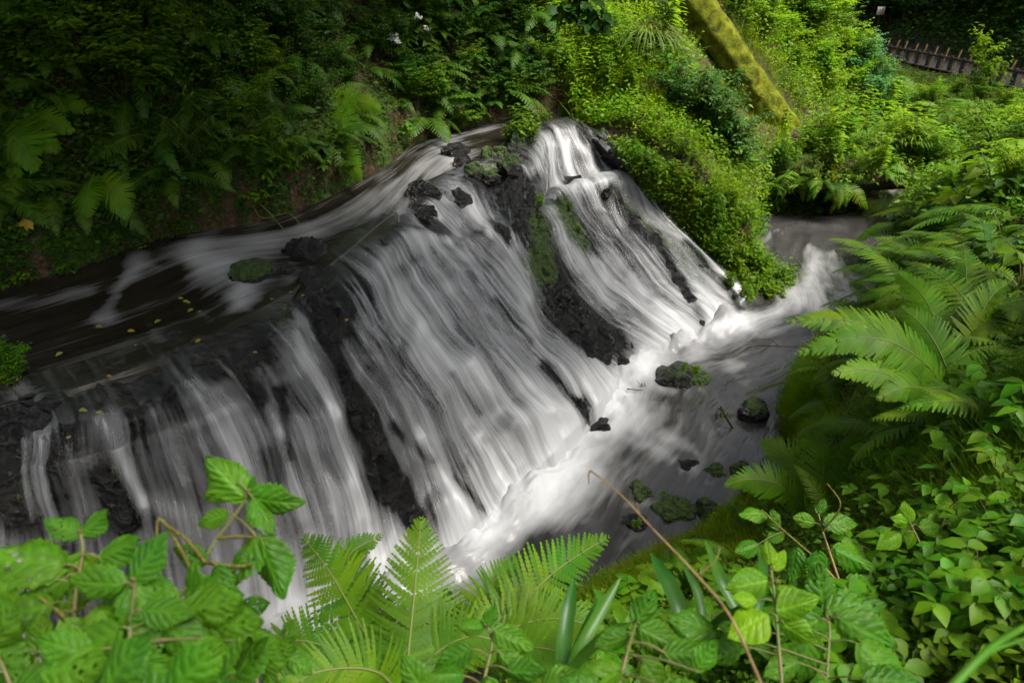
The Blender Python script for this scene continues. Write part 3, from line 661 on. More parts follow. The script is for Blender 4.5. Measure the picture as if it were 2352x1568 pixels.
# landmarks: a photograph place and the words for it, used to tell look-alike plants apart
MARKS = [((570,615), 'the moss-capped rock in the upper stream'), ((700,570), 'the pair of black rocks in the upper stream'), ((1110,370), 'the moss-topped stones above the lip'),
 ((1310,290), 'the topmost tier of the waterfall'), ((1480,60), 'the drooping sedge tuft'), ((1800,290), 'the foot of the leaning mossy trunk'), ((1650,120), 'the middle of the leaning mossy trunk'),
 ((1960,470), 'the dark hollow under the mound'), ((1850,640), 'the white rush of the side stream'), ((2110,330), 'the glint of the far stream'), ((2080,110), 'the far end of the wooden fence'),
 ((2310,180), 'the near end of the wooden fence'), ((2020,25), 'the small white sign'), ((1570,860), 'the mossy boulder in the lower stream'), ((2190,950), 'the tall bright fern on the right bank'),
 ((1740,930), 'the grassy hump on the right bank'), ((1540,1170), 'the mossy stones at the lower right water edge'), ((945,1330), 'the upright fern frond at the bottom'), ((40,860), 'the bright bush at the left edge'),
 ((120,560), 'the yellowed sprig'), ((330,1330), 'the big nettle at lower left'), ((1530,1380), 'the strap leaves'), ((1650,240), 'the dark overhanging bush'), ((640,480), 'the bent twigs by the upper stream'),
 ((250,170), 'the small-leaved shrub on the dark bank'), ((0,300), 'the broad fronds at the left edge'), ((900,200), 'the white blossoms on the dark bank'), ((1700,640), 'the overgrown right border of the falls'),
 ((1340,20), 'the dark hanging branch'), ((2352,1500), 'the thick green blade in the corner'), ((560,20), 'the top of the dark bank'), ((2352,620), 'the fern thicket at the right edge'), ((2000,1250),'the nettle patch on the right')]
PENDING = []     # (object, kind phrase, place)
def later(o, phrase, at): PENDING.append((o, phrase, np.array(at, float)))
ORD = ['nearest', 'second nearest', 'third nearest', 'fourth nearest', 'fifth nearest', 'sixth nearest', 'seventh nearest', 'eighth nearest', 'ninth nearest', 'tenth nearest', 'eleventh nearest', 'twelfth nearest', '13th nearest', '14th nearest', '15th nearest', '16th nearest', '17th nearest', '18th nearest', '19th nearest', '20th nearest'] + ['%dth nearest' % q for q in range(21, 60)]
def give_labels():
    b = {}
    for o, ph, at in PENDING:
        x, y, _ = proj(at); x = min(max(float(x), 0), 2352); y = min(max(float(y), 0), 1568)
        dist = [math.hypot(x - m[0][0], y - m[0][1]) for m in MARKS]; i = int(np.argmin(dist))
        dx, dy = x - MARKS[i][0][0], y - MARKS[i][0][1]
        w = ('right of' if dx > 0 else 'left of') if abs(dx) > abs(dy) else ('below' if dy > 0 else 'above')
        b.setdefault((ph, w, i), []).append((dist[i], o))
    for (ph, w, i), L in b.items():
        L.sort(key=lambda q: q[0])
        for r_, (_, o) in enumerate(L):
            base = ph + ' ' + w + ' ' + MARKS[i][1]
            w_ = ph.split()
            while len(w_) > 2 and len((' '.join(w_) + ' ' + w + ' ' + MARKS[i][1]).split()) > 14: w_ = w_[1:]
            base = ' '.join(w_) + ' ' + w + ' ' + MARKS[i][1]
            if len(L) > 1: base += ', ' + ORD[r_]
            o['label'] = base
def empty(name, loc, cat, group=None, label=None, rot=None):
    o = bpy.data.objects.new(name, None); COL.objects.link(o); o.empty_display_size = 0.1
    o.location = loc; o['category'] = cat
    if group: o['group'] = group
    if label: o['label'] = label
    if rot is not None: o.rotation_euler = rot
    return o
def wet_mask():
    lim = np.minimum(np.minimum(raster_low(ROCK[:i1], 0), raster_low(LOWG[:, 12:-12], 0, 0)), np.minimum(raster_low(UPG[:, 9:], 0), raster_low(FARG[:, 3:-3], 0, 0)))
    return lim < 1e8
WETM = wet_mask()
def hz_v(x, y):
    ix = np.clip(np.searchsorted(gx, x) - 1, 0, len(gx) - 2); iy = np.clip(np.searchsorted(gy, y) - 1, 0, len(gy) - 2)
    fx = np.clip((x - gx[ix]) / (gx[ix + 1] - gx[ix]), 0, 1); fy = np.clip((y - gy[iy]) / (gy[iy + 1] - gy[iy]), 0, 1)
    return (Z[ix, iy] * (1 - fx) + Z[ix + 1, iy] * fx) * (1 - fy) + (Z[ix, iy + 1] * (1 - fx) + Z[ix + 1, iy + 1] * fx) * fy, WETM[ix, iy]
_gx_, _gy_ = np.gradient(Z, gx, gy)
def nrm_v(x, y):
    ix = np.clip(np.searchsorted(gx, x) - 1, 1, len(gx) - 2); iy = np.clip(np.searchsorted(gy, y) - 1, 1, len(gy) - 2)
    return nrmz(np.stack([-_gx_[ix, iy], -_gy_[ix, iy], np.ones(len(ix))], -1))
def hits(px, py, jitter=0.0):
    """where rays through photograph places meet the ground"""
    px = np.asarray(px, float); py = np.asarray(py, float); n = len(px)
    D = np.stack([(px / 2352 - 0.5) * AX, CP + SP * (0.5 - py / 1568) * AY, -SP + CP * (0.5 - py / 1568) * AY], -1)
    O = np.zeros((n, 3)); O[:, 2] = CAMZ
    if jitter: O[:, 0] += rng.uniform(-jitter, jitter, n); O[:, 2] += rng.uniform(0, jitter, n)
    T = np.full(n, np.nan); act = np.ones(n, bool); t = 0.5; pt = 0.5
    while t < 75:
        idx = np.where(act)[0]
        if len(idx) == 0: break
        Q = O[idx] + D[idx] * t; h, _ = hz_v(Q[:, 0], Q[:, 1]); below = Q[:, 2] < h
        T[idx[below]] = 0.5 * (t + pt); act[idx[below]] = False
        pt = t; t *= 1.012
    Q = O + D * T[:, None]; ok = ~np.isnan(T); z, wt = hz_v(np.nan_to_num(Q[:, 0]), np.nan_to_num(Q[:, 1])); Q[:, 2] = z
    return Q, ok & ~wt, T
def in_poly(px, py, poly):
    r = np.zeros(len(px), bool); j = len(poly) - 1
    for i in range(len(poly)):
        xi, yi = poly[i]; xj, yj = poly[j]
        c = ((yi > py) != (yj > py)) & (px < (xj - xi) * (py - yi) / (yj - yi + 1e-9) + xi); r ^= c; j = i
    return r
def sample(poly, n, jitter=0.0, mind=0.0):
    poly = np.array(poly, float); lo, hi = poly.min(0), poly.max(0); out = []; tot = 0
    px = rng.uniform(lo[0], hi[0], n * 6); py = rng.uniform(lo[1], hi[1], n * 6)
    m = in_poly(px, py, poly); px, py = px[m], py[m]
    if mind:
        kx, ky = [], []
        for a, b in zip(px, py):
            if all((a - c) ** 2 + (b - d_) ** 2 > mind * mind for c, d_ in zip(kx, ky)): kx.append(a); ky.append(b)
            if len(kx) >= n: break
        px, py = np.array(kx), np.array(ky)
    px, py = px[:n], py[:n]
    Q, ok, T = hits(px, py, jitter)
    return Q[ok]
LB = [(-60,-40),(1250,-40),(1280,235),(1150,275),(930,360),(800,435),(640,505),(400,540),(240,600),(-60,690)]
HILL = [(1230,-40),(1900,-40),(2000,90),(2110,290),(2080,420),(1960,500),(1800,660),(1740,690),(1480,360),(1390,310),(1290,250)]
VALLEY = [(1990,140),(2360,225),(2360,500),(2150,520),(2050,480),(2080,420),(2110,320)]
FOREST = [(1830,-40),(2420,-40),(2420,165),(2000,100),(1900,0)]
RB = [(1990,520),(2360,470),(2360,1600),(1150,1600),(1300,1310),(1520,1225),(1720,1110),(1780,1010),(1750,910),(1800,800),(1950,720)]
NB = [(-60,1600),(1200,1600),(1150,1440),(900,1530),(600,1590),(-60,1620)]
def on_log_v(Q):
    x, y, _ = proj(Q); f = np.clip((y + 10) / 320, -.2, 1.05); return (np.abs(x - (1590 + 225 * f)) < 58) & (y < 325)
def on_log_any(Q): return on_log_v(Q) | on_log_v(Q + np.array([0, 0, .25])) | on_log_v(Q + np.array([0, 0, .5]))
RBS = [(2140,1230),(2400,1150),(2400,1620),(2080,1620)]
def cover(name, label, regions, leaf, aspect, hgt, mat, clump=5, spread=0.10, patch=1.0, detail=False, thr=-2.0, flat=0.55, given=None, bare=None):
    Q = given if given is not None else np.concatenate([sample(p, n, jit) for p, n, jit in regions]); Q = Q[~on_log_any(Q)]
    if bare is not None:
        bx, by, _ = proj(Q); Q = Q[~(in_poly(bx, by, bare) & (rng.random(len(Q)) < .75))]
    nn = nrm_v(Q[:, 0], Q[:, 1])
    pn = fbm2(Q[:, 0] * patch, Q[:, 1] * patch, 4); kp = pn > thr; Q, nn, pn = Q[kp], nn[kp], pn[kp]
    n = len(Q); Q = np.repeat(Q, clump, 0); nn = np.repeat(nn, clump, 0); pn = np.repeat(pn, clump)
    m = len(Q); up = nrmz(nn * 0.6 + np.array([0, 0, 1.0]))
    hh = np.clip(0.35 + 0.9 * pn, 0.06, 1.2) * hgt
    th = rng.uniform(0, 2 * math.pi, m); dr = np.stack([np.cos(th), np.sin(th), rng.uniform(-0.45, 0.5, m)], -1)
    pos = Q + rng.normal(0, spread, (m, 3)) * np.array([1, 1, 0.2]) + up * (rng.random(m) ** 0.7 * hh)[:, None]
    z, wt = hz_v(pos[:, 0], pos[:, 1])
    if given is None: pos[:, 2] = np.maximum(pos[:, 2], z + 0.01); pos, dr, up = pos[~wt], dr[~wt], up[~wt]; m = len(pos)
    nrm = nrmz(up + rng.normal(0, flat, (m, 3)))
    ll = leaf * rng.uniform(0.6, 1.35, m)
    V, F, tint = leaf_batch(pos, dr, nrm, ll, ll * aspect, detail=detail)
    me = new_mesh(name, V, F, mat, attrs={'tint': tint}, smooth=False)
    return link(name, me, kind='stuff', label=label)

# ------------------------------------------------------------------ low plants nobody could count
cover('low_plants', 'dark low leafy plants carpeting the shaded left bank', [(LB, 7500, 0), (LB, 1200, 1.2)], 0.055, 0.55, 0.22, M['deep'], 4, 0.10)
cover('low_plants', 'yellow green low plants carpeting the sunny slope behind the falls', [(HILL, 8500, 0), (HILL, 2500, 1.5)], 0.055, 0.6, 0.36, M['bright'], 6, 0.13, patch=1.3, thr=-0.36)
cover('low_plants', 'mid green taller weeds mixed through the slope behind the falls', [(HILL, 5200, 0)], 0.080, 0.45, 0.50, M['mid'], 6, 0.14, patch=1.0, thr=-0.05)
cover('low_plants', 'leafy weeds filling the valley floor by the far stream', [(VALLEY, 4200, 0), (VALLEY, 800, 1.5)], 0.085, 0.55, 0.50, M['mid'], 6, 0.2, patch=0.6)
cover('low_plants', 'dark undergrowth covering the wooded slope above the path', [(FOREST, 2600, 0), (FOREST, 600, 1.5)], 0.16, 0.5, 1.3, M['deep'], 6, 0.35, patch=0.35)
cover('low_plants', 'small leafy weeds covering the right bank beside the lower stream', [(RB, 7000, 0), (RB, 1000, 0.8)], 0.030, 0.6, 0.11, M['mid'], 5, 0.05, patch=1.6, detail=True, bare=RBS)
bi = np.where((sidx > 13.55) & (tpar > .15))
sel = rng.choice(len(bi[0]), 2600); QB = ROCK[bi[0][sel], bi[1][sel]]
cover('low_plants', 'bright leafy weeds overgrowing the right border of the falls', None, .042, .6, .16, M['bright'], 4, .06, patch=3.0, given=QB[:1900])
cover('low_plants', 'mid green taller weeds in clumps on the right border of the falls', None, .065, .5, .34, M['mid'], 6, .07, patch=2.6, given=QB[1200:], thr=0.0)
cover('low_plants', 'leafy weeds on the bank to the right of the view', [([(2440,260),(3100,260),(3100,1750),(2440,1750)], 4800, 0)], .04, .6, .14, M['mid'], 5, .08, patch=1.4, detail=True)
cover('low_plants', 'small moss-like weeds along the foot of the dark bank by the upper stream', [([(-60,692),(240,602),(640,508),(930,368),(930,325),(640,462),(240,552),(-60,640)], 3000, 0)], .028, .6, .10, M['deep'], 6, .05, patch=2.0)
cover('low_plants', 'dark leafy weeds on the bank to the left of the view', [([(-700,-60),(-40,-60),(-40,690),(-700,800)], 2500, 0)], .06, .55, .25, M['deep'], 5, .10)
def grass(name, label, regions, ln, wd, mat, blades=7, spread=0.04, patch=1.5, thr=-2, lean=0.5):
    Q = np.concatenate([sample(p, n, 0) for p, n in regions]); pn = fbm2(Q[:, 0] * patch + 40, Q[:, 1] * patch, 3); Q = Q[pn > thr]
    Q = np.repeat(Q, blades, 0); m = len(Q); nn = nrm_v(Q[:, 0], Q[:, 1])
    pos = Q + rng.normal(0, spread, (m, 3)) * np.array([1, 1, 0]); z, wt = hz_v(pos[:, 0], pos[:, 1]); pos[:, 2] = z - 0.01; pos, nn = pos[~wt], nn[~wt]; m = len(pos)
    d = nrmz(np.array([0, 0, 1.0]) + 0.5 * nn + rng.normal(0, lean, (m, 3))); d[:, 2] = np.abs(d[:, 2]) * 0.8 + 0.15
    l = ln * rng.uniform(0.5, 1.3, m)
    V, F, tint = leaf_batch(pos, d, nrmz(rng.normal(0, 1, (m, 3))), l, wd, curl=0.45, fold=0.1)
    link(name, new_mesh(name, V, F, mat, attrs={'tint': tint}, smooth=False), kind='stuff', label=label)
grass('grass', 'mossy yellow green grass on the hump of the right bank above the water', [([(1750,760),(1860,760),(1900,1000),(1800,1040),(1735,930)], 7500)], 0.16, 0.009, M['bright'], 9)
grass('grass', 'fine grass along the near right water edge', [([(1660,1140),(1800,1130),(1700,1300),(1500,1400),(1280,1400),(1330,1320),(1530,1235)], 3600)], 0.11, 0.006, M['grass'], 8)
grass('grass', 'long fine grass under the leaves on the right bank', [([(1950,900),(2352,900),(2352,1250),(2000,1200)], 700)], 0.22, 0.004, M['mid'], 6)
grass('grass', 'tufts of grass on the bright slope behind the falls', [(HILL, 1500)], 0.30, 0.010, M['grass'], 8, 0.08, thr=0.0)

# ------------------------------------------------------------------ ferns
def fern(loc, face, size, nf, fr, phrase, group, tilt=0.45, spreadang=150, label=None):
    """face: direction (radians) the crown leans to"""
    e = empty('fern', loc, 'fern', group, label)
    qt = Matrix.Rotation(tilt, 4, Vector((-math.sin(face), math.cos(face), 0)))
    base = Matrix.Translation(Vector(loc)) @ qt
    e.matrix_world = base
    for i in range(nf):
        a = face + R(random.uniform(-spreadang, spreadang) * (0.3 + 0.7 * (i + 1) / nf)); s = size * random.uniform(0.75, 1.15)
        o = bpy.data.objects.new('frond', random.choice(FR[fr])); COL.objects.link(o); o.parent = e
        o.rotation_euler = (R(random.uniform(-18, 18)), R(random.uniform(-12, 18)), a); o.scale = (s, s * random.uniform(0.9, 1.15), s)
    if label is None: later(e, phrase, loc)
    return e
def scatter_ferns(poly, n, size, nf, fr, phrase, group, face, mind, tilt=0.4, spread=130, jit=0.6):
    for q in sample(poly, n, 0, mind):
        fern(q + np.array([0, 0, -0.02]), face + random.uniform(-jit, jit), random.uniform(*size), random.choice(nf), fr, phrase, group, tilt * random.uniform(0.6, 1.3), spread)
DOWN_L = math.atan2(-0.64, 0.77)           # downhill direction of the left bank
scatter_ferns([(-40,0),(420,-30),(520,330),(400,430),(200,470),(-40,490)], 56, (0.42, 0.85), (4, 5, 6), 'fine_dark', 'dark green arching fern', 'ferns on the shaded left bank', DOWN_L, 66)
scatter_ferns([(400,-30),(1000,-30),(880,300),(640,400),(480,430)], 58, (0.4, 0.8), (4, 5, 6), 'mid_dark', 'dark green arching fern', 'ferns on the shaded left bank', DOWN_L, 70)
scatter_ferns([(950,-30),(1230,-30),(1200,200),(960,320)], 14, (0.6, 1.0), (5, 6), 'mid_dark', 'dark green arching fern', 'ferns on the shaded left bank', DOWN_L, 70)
scatter_ferns([(1990,520),(2352,420),(2360,800),(2060,790),(1960,690)], 72, (0.6, 0.95), (5, 6, 7), 'fine', 'green arching fern', 'ferns on the right bank', math.atan2(-0.2, -1), 40, 0.35, 140)
scatter_ferns([(2640,300),(3000,300),(3000,900),(2700,900)], 14, (.6, 1.0), (5, 6, 7), 'fine', 'green arching fern', 'ferns on the right bank', math.atan2(-.2, -1), 100, .3, 150)
scatter_ferns([(1900,840),(2352,760),(2360,1020),(1900,1000)], 14, (0.4, 0.65), (5, 6), 'fine', 'green arching fern', 'ferns on the right bank', math.atan2(-0.2, -1), 65, 0.35, 140)
scatter_ferns([(1500,1230),(1900,1120),(1950,1250),(1600,1400)], 6, (0.4, 0.6), (5, 6, 7), 'fine', 'light green spreading fern', 'ferns on the right bank', math.atan2(-0.3, -1), 110, 0.2, 170)
scatter_ferns([(2100,170),(2300,230),(2250,320),(2080,290)], 7, (0.8, 1.1), (6, 7), 'mid', 'green fern', 'ferns in the valley', math.atan2(-1, -0.6), 50, 0.3, 150)
scatter_ferns([(1850,380),(2050,370),(2080,450),(1880,450)], 5, (0.5, 0.7), (5, 6), 'mid', 'green fern', 'ferns on the mound', math.atan2(-1, -0.2), 60, 0.5, 120)
def hero_fern(name_label, fronds, cat='fern', mat='fern', root=None, npairs=31, nseg=11):
    """fronds: list of (path [(px,py,t)...], width, up)"""
    r0 = Pt(*fronds[0][0][0]) if root is None else root
    e = empty('fern', r0, 'fern', None, name_label)
    for path, w, up in fronds:
        c = np.array([Pt(*q) for q in path]) - r0
        o = bpy.data.objects.new('frond', frond_mesh('frond', c, w, npairs, nseg, up=up, mat=M[mat], droop=0.18, stalk=0.10, r=0.005)); COL.objects.link(o); o.parent = e
    return e
TOCAM = (0.05, -0.75, 0.65)
hero_fern('tall bright green fern with long fronds arching left over the stream from the right bank', [
  ([(2190,960,3.75),(2100,810,3.7),(1960,738,3.7),(1785,738,3.72)], .17, (0.1, -0.55, 0.8)),
  ([(2200,950,3.7),(2120,830,3.55),(1990,775,3.5),(1815,815,3.5)], .17, (0.1, -0.6, 0.75)),
  ([(2190,960,3.75),(2175,850,3.75),(2130,760,3.8),(2065,700,3.9)], .16, (-0.4, -0.7, 0.6)),
  ([(2190,960,3.7),(2090,885,3.5),(2000,850,3.45),(1905,858,3.4)], .13, (0.1, -0.6, 0.8)),
  ([(2200,970,3.7),(2140,905,3.5),(2080,890,3.4),(2010,918,3.35)], .12, (0.1, -0.6, 0.8)),
  ([(2200,960,3.75),(2260,860,3.7),(2310,845,3.65),(2340,880,3.6)], .12, (0.1, -0.7, 0.7)),
  ([(2200,960,3.75),(2230,800,3.9),(2270,690,4.0),(2330,640,4.1)], .16, (0.3, -0.7, 0.6)),
  ([(2195,960,3.75),(2160,780,4.0),(2120,680,4.2),(2040,610,4.4)], .16, (-0.3, -0.7, 0.6)),
  ([(2200,970,3.7),(2210,930,3.5),(2170,930,3.35),(2120,960,3.3)], .10, (0.0, -0.6, 0.8)),
])
hero_fern('upright light green fern whose tall frond stands in front of the white water', [
  ([(928,1600,1.75),(940,1480,1.80),(955,1330,1.88),(968,1180,1.98)], .155, (0.0, -0.8, 0.6)),
  ([(920,1600,1.75),(830,1440,1.9),(755,1310,2.05),(690,1225,2.2)], .15, (0.1, -0.8, 0.6)),
  ([(925,1600,1.75),(840,1400,2.1),(800,1280,2.3),(885,1225,2.4)], .10, (0.0, -0.8, 0.6)),
  ([(925,1600,1.75),(780,1500,1.9),(680,1470,1.95),(600,1500,1.95)], .13, (0.1, -0.7, 0.7)),
  ([(925,1600,1.75),(860,1540,1.7),(740,1540,1.65),(640,1590,1.6)], .12, (0.1, -0.7, 0.7)),
  ([(925,1600,1.75),(1000,1500,1.8),(1090,1460,1.8),(1180,1490,1.8)], .12, (0.1, -0.7, 0.7)),
  ([(925,1600,1.75),(860,1470,1.95),(840,1380,2.1),(760,1400,2.2)], .13, (0.1, -0.7, 0.7)),
])
hero_fern('light green fern with fronds slanting right towards the pool foam', [
  ([(1075,1510,1.95),(1180,1400,2.05),(1290,1300,2.2),(1405,1228,2.35)], .15, (-0.1, -0.8, 0.6)),
  ([(1060,1500,1.95),(1090,1420,2.1),(1130,1340,2.25),(1195,1275,2.4)], .12, (-0.1, -0.8, 0.6)),
  ([(1075,1510,1.95),(1180,1440,2.0),(1290,1420,2.0),(1390,1450,2.0)], .12, (-0.1, -0.7, 0.7)),
  ([(1075,1510,1.95),(1000,1440,2.0),(960,1430,2.0),(880,1480,2.0)], .12, (0.1, -0.7, 0.7)),
  ([(1075,1520,1.95),(1150,1490,1.85),(1260,1490,1.8),(1340,1530,1.75)], .12, (-0.1, -0.7, 0.7)),
])
hero_fern('spreading green fern with parallel fronds at the lower right water edge', [
  ([(1870,1190,4.0),(1845,1120,4.05),(1815,1050,4.1),(1745,1010,4.15)], .20, TOCAM),
  ([(1880,1190,4.0),(1890,1110,4.0),(1890,1040,4.1),(1860,990,4.2)], .20, TOCAM),
  ([(1880,1190,4.0),(1950,1110,4.0),(1970,1050,4.05),(1950,1000,4.1)], .18, TOCAM),
  ([(1870,1190,4.0),(1800,1120,3.95),(1730,1100,3.95),(1660,1115,3.95)], .13, TOCAM),
  ([(1870,1190,4.0),(1960,1160,3.9),(2030,1130,3.9),(2090,1150,3.9)], .14, TOCAM),
  ([(1870,1190,4.0),(1850,1170,3.85),(1890,1180,3.75),(1950,1230,3.65)], .12, TOCAM),
])
hero_fern('broad glossy fern fanning out at the left edge of the dark bank', [
  ([(-60,300,6.1),(20,285,5.9),(90,275,5.8),(175,305,5.7)], .25, TOCAM),
  ([(-60,310,6.0),(10,300,5.8),(70,310,5.6),(140,350,5.5)], .25, TOCAM),
  ([(-60,320,6.0),(0,310,5.7),(50,330,5.5),(80,400,5.4)], .25, TOCAM),
  ([(-60,280,6.2),(30,220,6.2),(120,225,6.1),(220,260,6.0)], .25, TOCAM),
  ([(-60,330,6.0),(-20,340,5.8),(30,360,5.6),(30,420,5.5)], .22, TOCAM),
], mat='fern')
hero_fern('pair of pale drooping fronds hanging over the dark soil above the upper stream', [
  ([(215,400,5.9),(205,425,5.75),(200,460,5.65),(205,500,5.6)], .17, (0, -0.9, 0.4)),
  ([(225,400,5.9),(250,425,5.7),(275,455,5.6),(290,505,5.55)], .19, (0, -0.9, 0.4)),
], mat='fern')
hero_fern('two drooping fronds lit on the dark bank above the black rocks', [
  ([(700,240,8.0),(715,270,7.8),(735,300,7.7),(735,335,7.65)], .24, (0, -0.9, 0.4)),
  ([(705,240,8.0),(760,265,7.8),(790,290,7.7),(780,330,7.6)], .24, (0, -0.9, 0.4)),
  ([(705,240,8.0),(770,240,7.9),(830,235,7.8),(880,260,7.7)], .22, (0, -0.9, 0.4)),
  ([(700,245,8.0),(780,330,7.7),(810,380,7.5),(830,420,7.4)], .16, (0, -0.9, 0.4)),
], mat='fern')

# ------------------------------------------------------------------ broad serrated leaves, nettles and other leafy plants
def broad_leaf(name, mat, teeth=11, nu=34, nv=12, wd=0.64, heart=0.10, cup=0.25, quilt=0.010, curl=0.30, seed=0, tooth=0.21, holes=False):
    rs = np.random.default_rng(seed)
    u = np.linspace(0, 1, nu)[:, None]; v = np.linspace(-1, 1, nv * 2 + 1)[None]
    prof = np.sin(np.pi * np.clip(u, 0, 1) ** 0.62) ** 0.85 * (1 - 0.30 * u) + 0.05 * (1 - u)
    saw = (u * teeth * (1 + 0.15 * u)) % 1.0
    edge = prof * (1 - tooth * (1 - saw) * np.clip(prof * 2, 0, 1))
    y = v * edge * wd * 0.62
    x = u + np.abs(v) ** 2 * (0.12 * prof) * 1.0 - heart * np.abs(v) ** 1.5 * np.clip(1 - u * 3.0, 0, 1)
    wob = fbm2(u * 3 + seed * 7.1 + 0 * v, v * 2 + seed * 3.3 + 0 * u, 3); vein = np.abs(np.sin(np.pi * (u * 6.0 - np.abs(v) * 1.4 + .35 * wob))) ** 0.6
    mid = np.clip(np.abs(v) * 5, 0, 1)
    fine = 0.5 + 0.5 * np.sin(u * 70 + 3 * np.abs(v)) * np.sin(np.abs(v) * 24)
    q = vein * mid * (0.75 + 0.25 * fine) * np.clip((1 - np.abs(v)) * 4 + 0.3, 0, 1)
    zz = .05 * wob * (.3 + np.abs(v)) - cup * (np.abs(v) ** 1.6) * edge * 0.5 - curl * u ** 2 * 0.6 + quilt * q + 0.03 * np.sin(u * 9 + rs.uniform(0, 6)) * np.abs(v)
    V = np.stack([x + 0 * v, y, zz], -1).reshape(-1, 3)
    F = grid_faces(nu, nv * 2 + 1)
    if holes:
        c = V[F].mean(1); h = np.zeros(len(F), bool)
        for _ in range(9):
            a, b = rs.uniform(0.15, 0.85), rs.uniform(-0.28, 0.28); h |= np.hypot(c[:, 0] - a, c[:, 1] - b) < rs.uniform(0.015, 0.035)
        F = F[~h]
    return new_mesh(name, V, F, mat, attrs={'vein': q.ravel()})
NLEAF = [broad_leaf('leaf', M['nettle'], seed=i, curl=c, cup=cu, holes=h) for i, (c, cu, h) in enumerate([(.30, .25, 0), (.12, .30, 1), (.45, .2, 0), (.05, .4, 0), (.25, .3, 1)])]
M['herb_v'] = mat_leaf('herb_leaf_green', (0.06, 0.17, 0.005), (0.12, 0.26, 0.006), 0.40, 0.42, vein=True, nscale=5)
HLEAF = [broad_leaf('leaf', M['herb_v'], teeth=8, nu=20, nv=6, wd=w, heart=0.0, cup=0.2, curl=c, seed=20 + i, tooth=0.06, quilt=0.012) for i, (w, c) in enumerate([(.62, .25), (.72, .1), (.55, .35)])]
RLEAF = [broad_leaf('leaf', M['herb_v'], teeth=5, nu=14, nv=5, wd=1.1, heart=0.06, cup=0.15, curl=.12, seed=40, tooth=0.05, quilt=0.01)]
def place_leaf(me, parent, pos, d, nrm, size, name='leaf'):
    d = nrmz(np.asarray(d, float)); n = np.asarray(nrm, float); s = nrmz(np.cross(n, d)); n = np.cross(d, s)
    o = bpy.data.objects.new(name, me); COL.objects.link(o); o.parent = parent
    o.matrix_local = Matrix(((d[0] * size, s[0] * size, n[0] * size, pos[0]), (d[1] * size, s[1] * size, n[1] * size, pos[1]), (d[2] * size, s[2] * size, n[2] * size, pos[2]), (0, 0, 0, 1)))
    return o
def pic_dir(ang):
    """direction in space that runs at that angle (degrees, counter-clockwise from right) across the photograph"""
    a = R(ang); return np.array([math.cos(a), SP * math.sin(a), CP * math.sin(a)])
def tube_obj(name, paths, mat, parent, n=6):
    V, F = merge([tube(p, r0, r1, n) for p, r0, r1 in paths]); return link(name, new_mesh(name, V, F, mat), parent)
def nettle(label, stems, leaves, spikes=(), pool=None, cat='nettle', name='nettle', mat='stem', up=(0, -0.55, 0.8)):
    """stems: list of paths [(px,py,t)]; leaves: (px,py,t of the leaf base, picture angle of its tip, size m, tilt towards the viewer)"""
    r0 = Pt(*stems[0][0]); e = empty(name, r0, cat, None, label)
    tube_obj('stem', [([Pt(*q) - r0 for q in s], 0.0045, 0.0025) for s in stems], M[mat], e)
    allp = np.concatenate([cr(np.array([Pt(*q) for q in s]), 30) for s in stems])
    pool = pool or NLEAF; pet = []
    for (x, y, t, ang, sz, tilt) in leaves:
        p = Pt(x, y, t); d = pic_dir(ang) + np.array([0, -1, 0]) * tilt * 0.5
        nr = np.array(up) + rng.normal(0, 0.30, 3)
        place_leaf(random.choice(pool), e, p - r0, d, nr, sz * random.uniform(.60, .95))
        q = allp[np.argmin(np.linalg.norm(allp - p, axis=1))]
        if np.linalg.norm(q - p) < 0.25: pet.append(([q - r0, (p + q) / 2 - r0 + np.array([0, 0, .008]), p - r0], 0.0022, 0.0016))
    if pet: tube_obj('leaf_stalks', pet, M['stem'], e)
    if spikes: tube_obj('flower_spike', [([Pt(*q) - r0 for q in s], 0.004, 0.0022) for s in spikes], M['spike'], e)
    return e
k = NT('spike_seed'); M['spike'] = k.done(k.bsdf(k.ramp(k.noise(k.geo().outputs['Position'], 160, 2), [(0.4, (0.10, 0.06, 0.02)), (0.6, (0.13, 0.15, 0.03))]), 0.8, 0.1, bump=k.noise(k.geo().outputs['Position'], 200, 2), dist=0.004).outputs[0])
nettle('tall nettle with insect-eaten leaves rising highest in front of the left falls',
  [[(330,1620,1.15),(375,1430,1.2),(440,1330,1.22),(500,1235,1.25),(555,1160,1.27),(570,1130,1.27)]],
  [(562,1140,1.27,130,.115,.2),(540,1110,1.27,205,.10,.3),(575,1140,1.27,-8,.105,.3),(575,1130,1.27,80,.05,.2),(520,1180,1.26,190,.085,.4),(585,1150,1.26,-50,.08,.4),
   (590,1235,1.22,-125,.125,.5),(600,1240,1.24,-60,.12,.6),(470,1290,1.22,150,.10,.3),(440,1330,1.22,-30,.10,.5),(500,1300,1.2,-75,.10,.6)],
  spikes=[[(500,1235,1.25),(560,1232,1.23),(610,1238,1.22)],[(470,1290,1.22),(430,1240,1.2),(375,1200,1.18)],[(440,1320,1.22),(420,1270,1.2),(365,1190,1.19),(362,1290,1.18)],[(470,1290,1.22),(540,1300,1.2),(580,1295,1.2)]])
